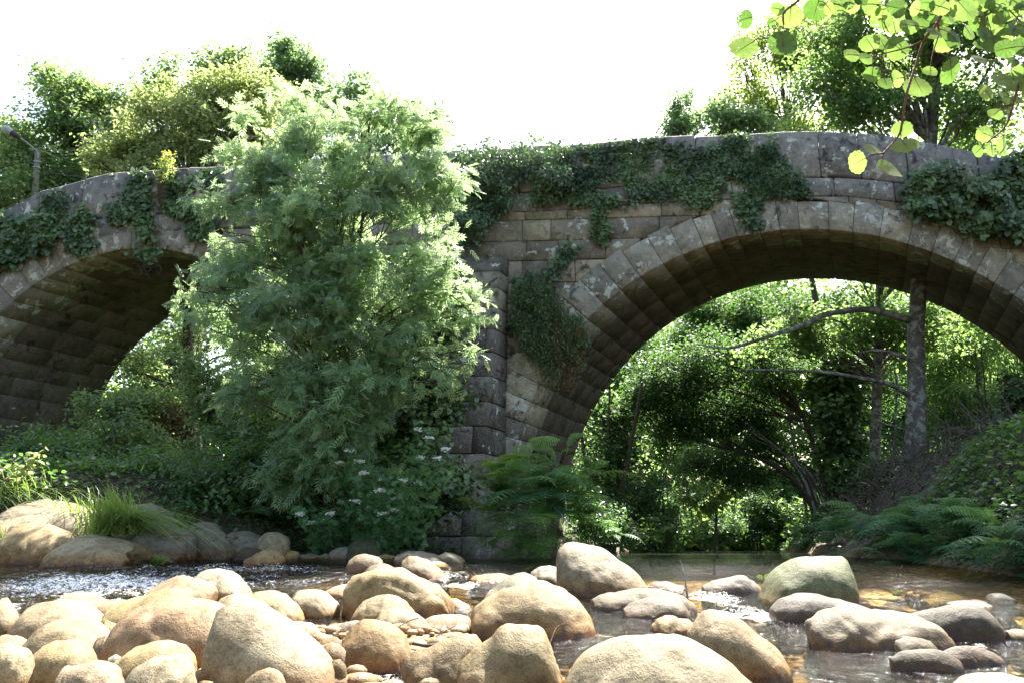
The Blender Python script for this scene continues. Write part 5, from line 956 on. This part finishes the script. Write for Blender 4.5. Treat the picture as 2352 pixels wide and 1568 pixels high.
for k in range(nb_):
    if bz[k] < .25: continue
    a = np.array([bx[k], by_[k], bz[k] + rng.uniform(0, .35)]); Q = [a]; d_ = rng.normal(size=3) * [1, .7, .6]
    for q in range(4): d_ = d_ + rng.normal(size=3) * .5; Q.append(Q[-1] + d_ / np.linalg.norm(d_) * rng.uniform(.1, .3))
    tube(br, smooth_path(Q, 2), [.010, .004], 3)
tag(br.build('brushwood', M_BARK), 'tangle of dry brown twigs on the shaded earth bank at right', 'brushwood', kind='stuff')
for k, (pts, lb) in enumerate([([(1960, 1310), (2010, 1316), (2060, 1302), (2120, 1318), (2180, 1310)], 'pale tangled root along the dark water line at right'), ([(1970, 1320), (2040, 1310), (2100, 1322), (2200, 1322)], 'lower twisted root touching the dark water at right')]):
    mb = MB(); tube(mb, smooth_path([at(x, y, 11.6 - .3 * k) for x, y in pts], 6), [.03, .045, .02, .03, .012], 7, bump=.4); tag(mb.build('root', M_LBARK), lb, 'root', 'roots on the right water edge')
def stick(pts, Y, r, lb, mat=M_TWIG, forks=()):
    mb = MB(); tube(mb, smooth_path([at(x, y, Y + .04 * k) for k, (x, y) in enumerate(pts)], 5), r, 6, bump=.2)
    for f in forks: tube(mb, smooth_path([at(x, y, Y) for x, y in f], 4), [r[0] * .6, r[-1] * .6], 5)
    tag(mb.build('stick', mat), lb, 'stick', 'sticks in the stream')
stick([(1585, 1415), (1578, 1360), (1572, 1320), (1562, 1286)], 7.2, [.010, .006, .004], 'thin grey stick standing upright in the foam at centre right', M_LBARK)
stick([SB(1510, 970), SB(1535, 900), SB(1560, 850), SB(1620, 818)], 4.9, [.004, .003, .002], 'thin bent twig rising behind the peaked boulder', M_TWIG, [[SB(1535, 900), SB(1560, 870)]])
stick([SB(590, 960), SB(700, 975), SB(800, 955), SB(900, 915)], 5.0, [.012, .014, .008], 'dark driftwood stick floating left of the peaked boulder', M_BARK)
stick([SB(500, 845), SB(560, 810), SB(630, 788)], 5.4, [.004, .003], 'thin twig leaning on the small oval boulder', M_TWIG, [[SB(520, 835), SB(720, 865)]])
stick([SB(745, 915), SB(800, 880), SB(880, 840)], 5.2, [.004, .003], 'thin straight twig between oval boulder and driftwood', M_TWIG)
stick([SC(1550, 510), SC(1565, 460), SC(1590, 405)], 10.0, [.006, .004], 'pale leafless twig over the dark water below the right ferns', M_LBARK)
stick([SC(2040, 525), SC(2120, 490), SC(2200, 455)], 9.4, [.008, .005], 'slanting twig before the ferns near the right frame edge', M_LBARK)
stick([SA(1040, 245), SA(1180, 232), SA(1300, 240)], 11.3, [.006, .004], 'brown twig lying over the speckled bank boulders', M_TWIG)
stick([S3(140, 1150), S3(190, 1230), S3(260, 1290), S3(330, 1360)], 19.5, [.012, .008], 'bare pale branch dipping to the water under the right arch', M_LBARK, [[S3(190, 1230), S3(170, 1330)], [S3(260, 1290), S3(230, 1390)]])
# loose dead leaves and a small green sprout
mb = MB(); leaves(mb, np.array([at(x, y, 11.5) for x, y in [SA(1110, 185), SA(1180, 225), SA(1185, 240), SA(1080, 300), SA(1090, 292), SA(1545, 245), SA(1560, 262), SA(1100, 298)]]), .09, OVAL, up=1); tag(mb.build('dead_leaves', M_DRY), 'brown dead leaves lying on the speckled bank boulders', 'dead leaves', kind='stuff')
root = empty('water_plant', at(*SC(725, 550), 8.6), 'bright round leaved sprout left of the green boulder', 'water plant'); mb = MB()
for q in [(715, 490), (745, 480), (735, 510), (720, 525), (748, 505)]: leaves(mb, np.array([at(*SC(*q), 8.6)]), .09, OVAL, up=0, out=np.array([0, -4.0, 1]), jit=.1)
mb.build('foliage', M_BRIGHT, root, smooth=False)
# ---------- alder branches hanging close to the camera, top right
def big_leaf_mat():
    m, nt, out = new_mat('near_alder_leaf'); v = attr(nt); tc = N(nt, 'TexCoord').outputs['Object']
    g = geo(nt); nn = noise(nt, g, 40, 3)
    base = mix(nt, 1.0, ramp(nt, v, [(0, (.04, .09, .02)), (1, (.09, .16, .03))]), ramp(nt, nn, [(.3, (.8, .8, .8)), (.7, (1.1, 1.1, 1.1))]), 'MULTIPLY')
    tr = ramp(nt, v, [(0, (.06, .13, .02)), (.4, (.14, .25, .05)), (1, (.26, .38, .09))])
    tr = mix(nt, 1.0, tr, ramp(nt, nn, [(.35, (.8, .85, .7)), (.6, (1, 1, 1))]), 'MULTIPLY')
    p = N(nt, 'BsdfPrincipled'); p.inputs['Roughness'].default_value = .45; L(nt, base, p.inputs['Base Color'])
    t = N(nt, 'BsdfTranslucent'); L(nt, tr, t.inputs['Color']); ms = N(nt, 'MixShader'); ms.inputs[0].default_value = .6
    L(nt, p.outputs[0], ms.inputs[1]); L(nt, t.outputs[0], ms.inputs[2])
    # insect holes
    vo = N(nt, 'TexVoronoi'); vo.inputs['Scale'].default_value = 230; L(nt, g, vo.inputs['Vector'])
    mk = ramp(nt, noise(nt, g, 22, 2), [(.56, (0, 0, 0)), (.62, (1, 1, 1))]); hole = ramp(nt, vo.outputs['Distance'], [(.24, (1, 1, 1)), (.30, (0, 0, 0))])
    mm = N(nt, 'Math', operation='MULTIPLY'); L(nt, mk, mm.inputs[0]); L(nt, hole, mm.inputs[1])
    tp = N(nt, 'BsdfTransparent'); m2 = N(nt, 'MixShader'); L(nt, mm.outputs[0], m2.inputs[0]); L(nt, ms.outputs[0], m2.inputs[1]); L(nt, tp.outputs[0], m2.inputs[2]); L(nt, m2.outputs[0], out.inputs[0]); return m
M_BIG = big_leaf_mat(); BY = 1.75
def big_leaf(mb, st, px, py, r, Y, val, tilt=None, att=None):
    c = at(px, py, Y); R_ = r * pxm(Y); n = np.array([rng.normal() * .32, -1, rng.normal() * .32]) if tilt is None else np.array(tilt, float); n /= np.linalg.norm(n)
    # the stalk end points to the twig the leaf hangs on
    a0 = (at(*att, Y) - c) if att is not None else np.array([rng.normal() * .4, 0, 1.0]); a0 = a0 - (a0 @ n) * n; a0 /= np.linalg.norm(a0); b0 = np.cross(n, a0)
    k = 44; th = np.linspace(0, 2 * np.pi, k, endpoint=False); ser = 1 + .05 * np.sign(np.sin(th * 14)) * .6 + .03 * np.sin(th * 5 + px)
    rr = R_ * ser * (1 - .10 * np.cos(th * 2) * .6) * np.where(np.abs(th - np.pi) > 2.9, .93, 1) ; lay = [(0, 0), (.5, 1), (1, 1)]
    V = [c]; cup = rng.uniform(.05, .28)
    for f in (.5, 1):
        x = rr * f * np.cos(th); y = rr * f * np.sin(th); vein = .018 * R_ * np.abs(np.sin(th * 7))
        V += list(c + a0 * x[:, None] + b0 * y[:, None] + n * (-(cup * np.abs(y) ** 1.2 / R_ ** .2) * 1 + vein * f + .12 * R_ * math.sin(px) * (x / R_) ** 2)[:, None])
    V = np.array(V); i = np.arange(k); F3 = np.stack([i * 0, 1 + i, 1 + (i + 1) % k], -1); F4 = np.stack([1 + i, 1 + k + i, 1 + k + (i + 1) % k, 1 + (i + 1) % k], -1)
    vv = np.full(len(V), float(val)); rim = np.abs(np.sin(th * 5 + .3)) > .93; vv[1:1 + k][rim] -= .22; vv[1 + k:][rim] -= .18; vv[0] -= .15; vv = np.clip(vv + rng.normal(size=len(V)) * .05, 0, 1); mb.add(V, F3, vv); mb.v.append(np.zeros((0, 3))); mb.a.append(np.zeros(0))
    mb.f[-1] = mb.f[-1]; mb.f.append(F4 + mb.n - len(V))
    ca = c + a0 * R_ * .95
    if att is not None: e = at(*att, Y + .01); tube(st, smooth_path([ca, (ca + e) / 2 + [0, 0, .003], e], 3), [.0011, .0013], 5)
    tube(st, [ca, c, c - a0 * R_ * .8], [.0011, .0007, .0003], 4)
def q7(L_): return [S7(*p) for p in L_]
BR = [('leafy alder branch hanging deepest over the parapet at top right', [q7([(2010, -420), (1900, -180), (1840, 0), (1770, 150), (1680, 270), (1620, 450), (1570, 600), (1545, 720), (1520, 880), (1480, 950), (1400, 1035)]), q7([(1680, 270), (1600, 310), (1500, 340), (1330, 380)]), q7([(1770, 150), (1775, 230), (1740, 350)]), q7([(1400, 1035), (1330, 1040)])],
       [(1190, 370, 65, .9), (1290, 390, 58, .6), (1310, 290, 75, .75), (1470, 150, 100, .7), (1500, 320, 100, .55), (1580, 170, 80, .8), (1660, 120, 85, .3), (1640, 580, 105, .85), (1500, 530, 65, .95), (1330, 500, 62, .25), (1420, 560, 60, .5), (1860, 480, 105, .25), (1960, 70, 100, .7), (1880, 260, 78, .12), (1750, 210, 60, .6), (1980, 220, 65, .7), (1720, 480, 55, .9), (1530, 870, 72, .7), (1550, 975, 92, .92), (1340, 1010, 75, .6), (1230, 1095, 82, .9), (1445, 1140, 105, .85), (1400, 90, 60, .9), (1370, 20, 55, .8), (1700, 20, 60, .5), (1620, 60, 55, .9), (1840, 110, 70, .5)], BY),
      ('small alder spray with holed leaves left of the main branch', [q7([(960, -260), (900, -100), (830, 5), (735, 85), (732, 170)]), q7([(900, -100), (950, -40), (970, 10)])],
       [(465, 320, 108, .75), (730, 295, 112, .18), (775, 110, 95, .8), (470, 130, 70, .1), (950, 65, 90, .1), (1100, 30, 75, .7), (690, 60, 60, .9), (1040, 60, 50, .85), (1170, 30, 50, .8), (650, 150, 35, .3)], 1.7),
      ('alder spray with pale yellow leaves at the right frame edge', [q7([(2500, 100), (2400, 300), (2340, 470), (2280, 700), (2220, 860), (2100, 960)]), q7([(2280, 700), (2200, 730)])],
       [(2050, 400, 63, .95), (2100, 620, 72, .9), (2220, 655, 58, .98), (2160, 765, 55, .95), (2260, 755, 48, .95), (2325, 675, 36, 1), (2085, 900, 62, .8), (2040, 1020, 46, .55), (2135, 1015, 52, .95), (2215, 990, 75, .9), (2280, 520, 45, .9), (2340, 330, 72, .35), (2400, 480, 60, .8), (2380, 620, 45, .8)], 1.85),
      ('alder spray filling the top right frame corner', [q7([(2260, -200), (2180, 0), (2120, 90), (2060, 115)]), q7([(2180, 0), (2300, 120), (2420, 260)])],
       [(2100, 150, 60, .8), (2200, 210, 75, .4), (2250, 90, 62, .6), (2070, 40, 60, .8), (2330, 50, 65, .7), (2340, 170, 50, .9), (2160, 60, 50, .35), (2230, 0, 60, .7), (2360, 250, 60, .3), (2020, 130, 40, .9), (2280, 220, 45, .8), (2180, 130, 45, .95)], 2.1)]
for b_, (x0, x1, y0, y1, n_) in ((0, (1350, 1900, 10, 330, 9)), (3, (1950, 2380, -20, 320, 26)), (3, (1650, 2050, -30, 120, 10)), (1, (1100, 1500, -30, 60, 7)), (2, (2180, 2400, 300, 600, 7))):
    for q_ in range(n_): BR[b_][2].append((rng.uniform(x0, x1), rng.uniform(y0, y1), rng.uniform(42, 88), rng.random() ** .6))
for lb, tw, lf, Y in BR:
    root = empty('alder_branch', at(*tw[0][0], Y), lb, 'branch', 'alder branches hanging close overhead'); tm_, lm_, sm_b = MB(), MB(), MB(); allp = []
    for k, t_ in enumerate(tw):
        Pq = smooth_path([at(x, y, Y + .012 * math.sin(i * 1.7)) for i, (x, y) in enumerate(t_)], 6); tube(tm_, Pq, [.0048, .0022] if k == 0 else [.0026, .0015], 7, bump=.25)
        tt_ = smooth_path([(x, y, 0) for x, y in t_], 6)[:, :2]; allp.append(tt_)
    allp = np.concatenate(allp)
    for x, y, r, v in lf:
        X_, Y_ = S7(x, y); dd = np.linalg.norm(allp - [X_, Y_ - r * .3], axis=1); at_ = allp[int(np.argmin(dd))]
        if dd.min() > 75: at_ = (X_ + (at_[0] - X_) * .5, Y_ + (at_[1] - Y_) * .5)
        lm_ = MB(); big_leaf(lm_, tm_, X_, Y_, r * .341, Y + rng.uniform(-.06, .06), v, att=tuple(at_)); lm_.build('leaf', M_BIG, root, smooth=True)
    tm_.build('twig', M_TWIG, root)
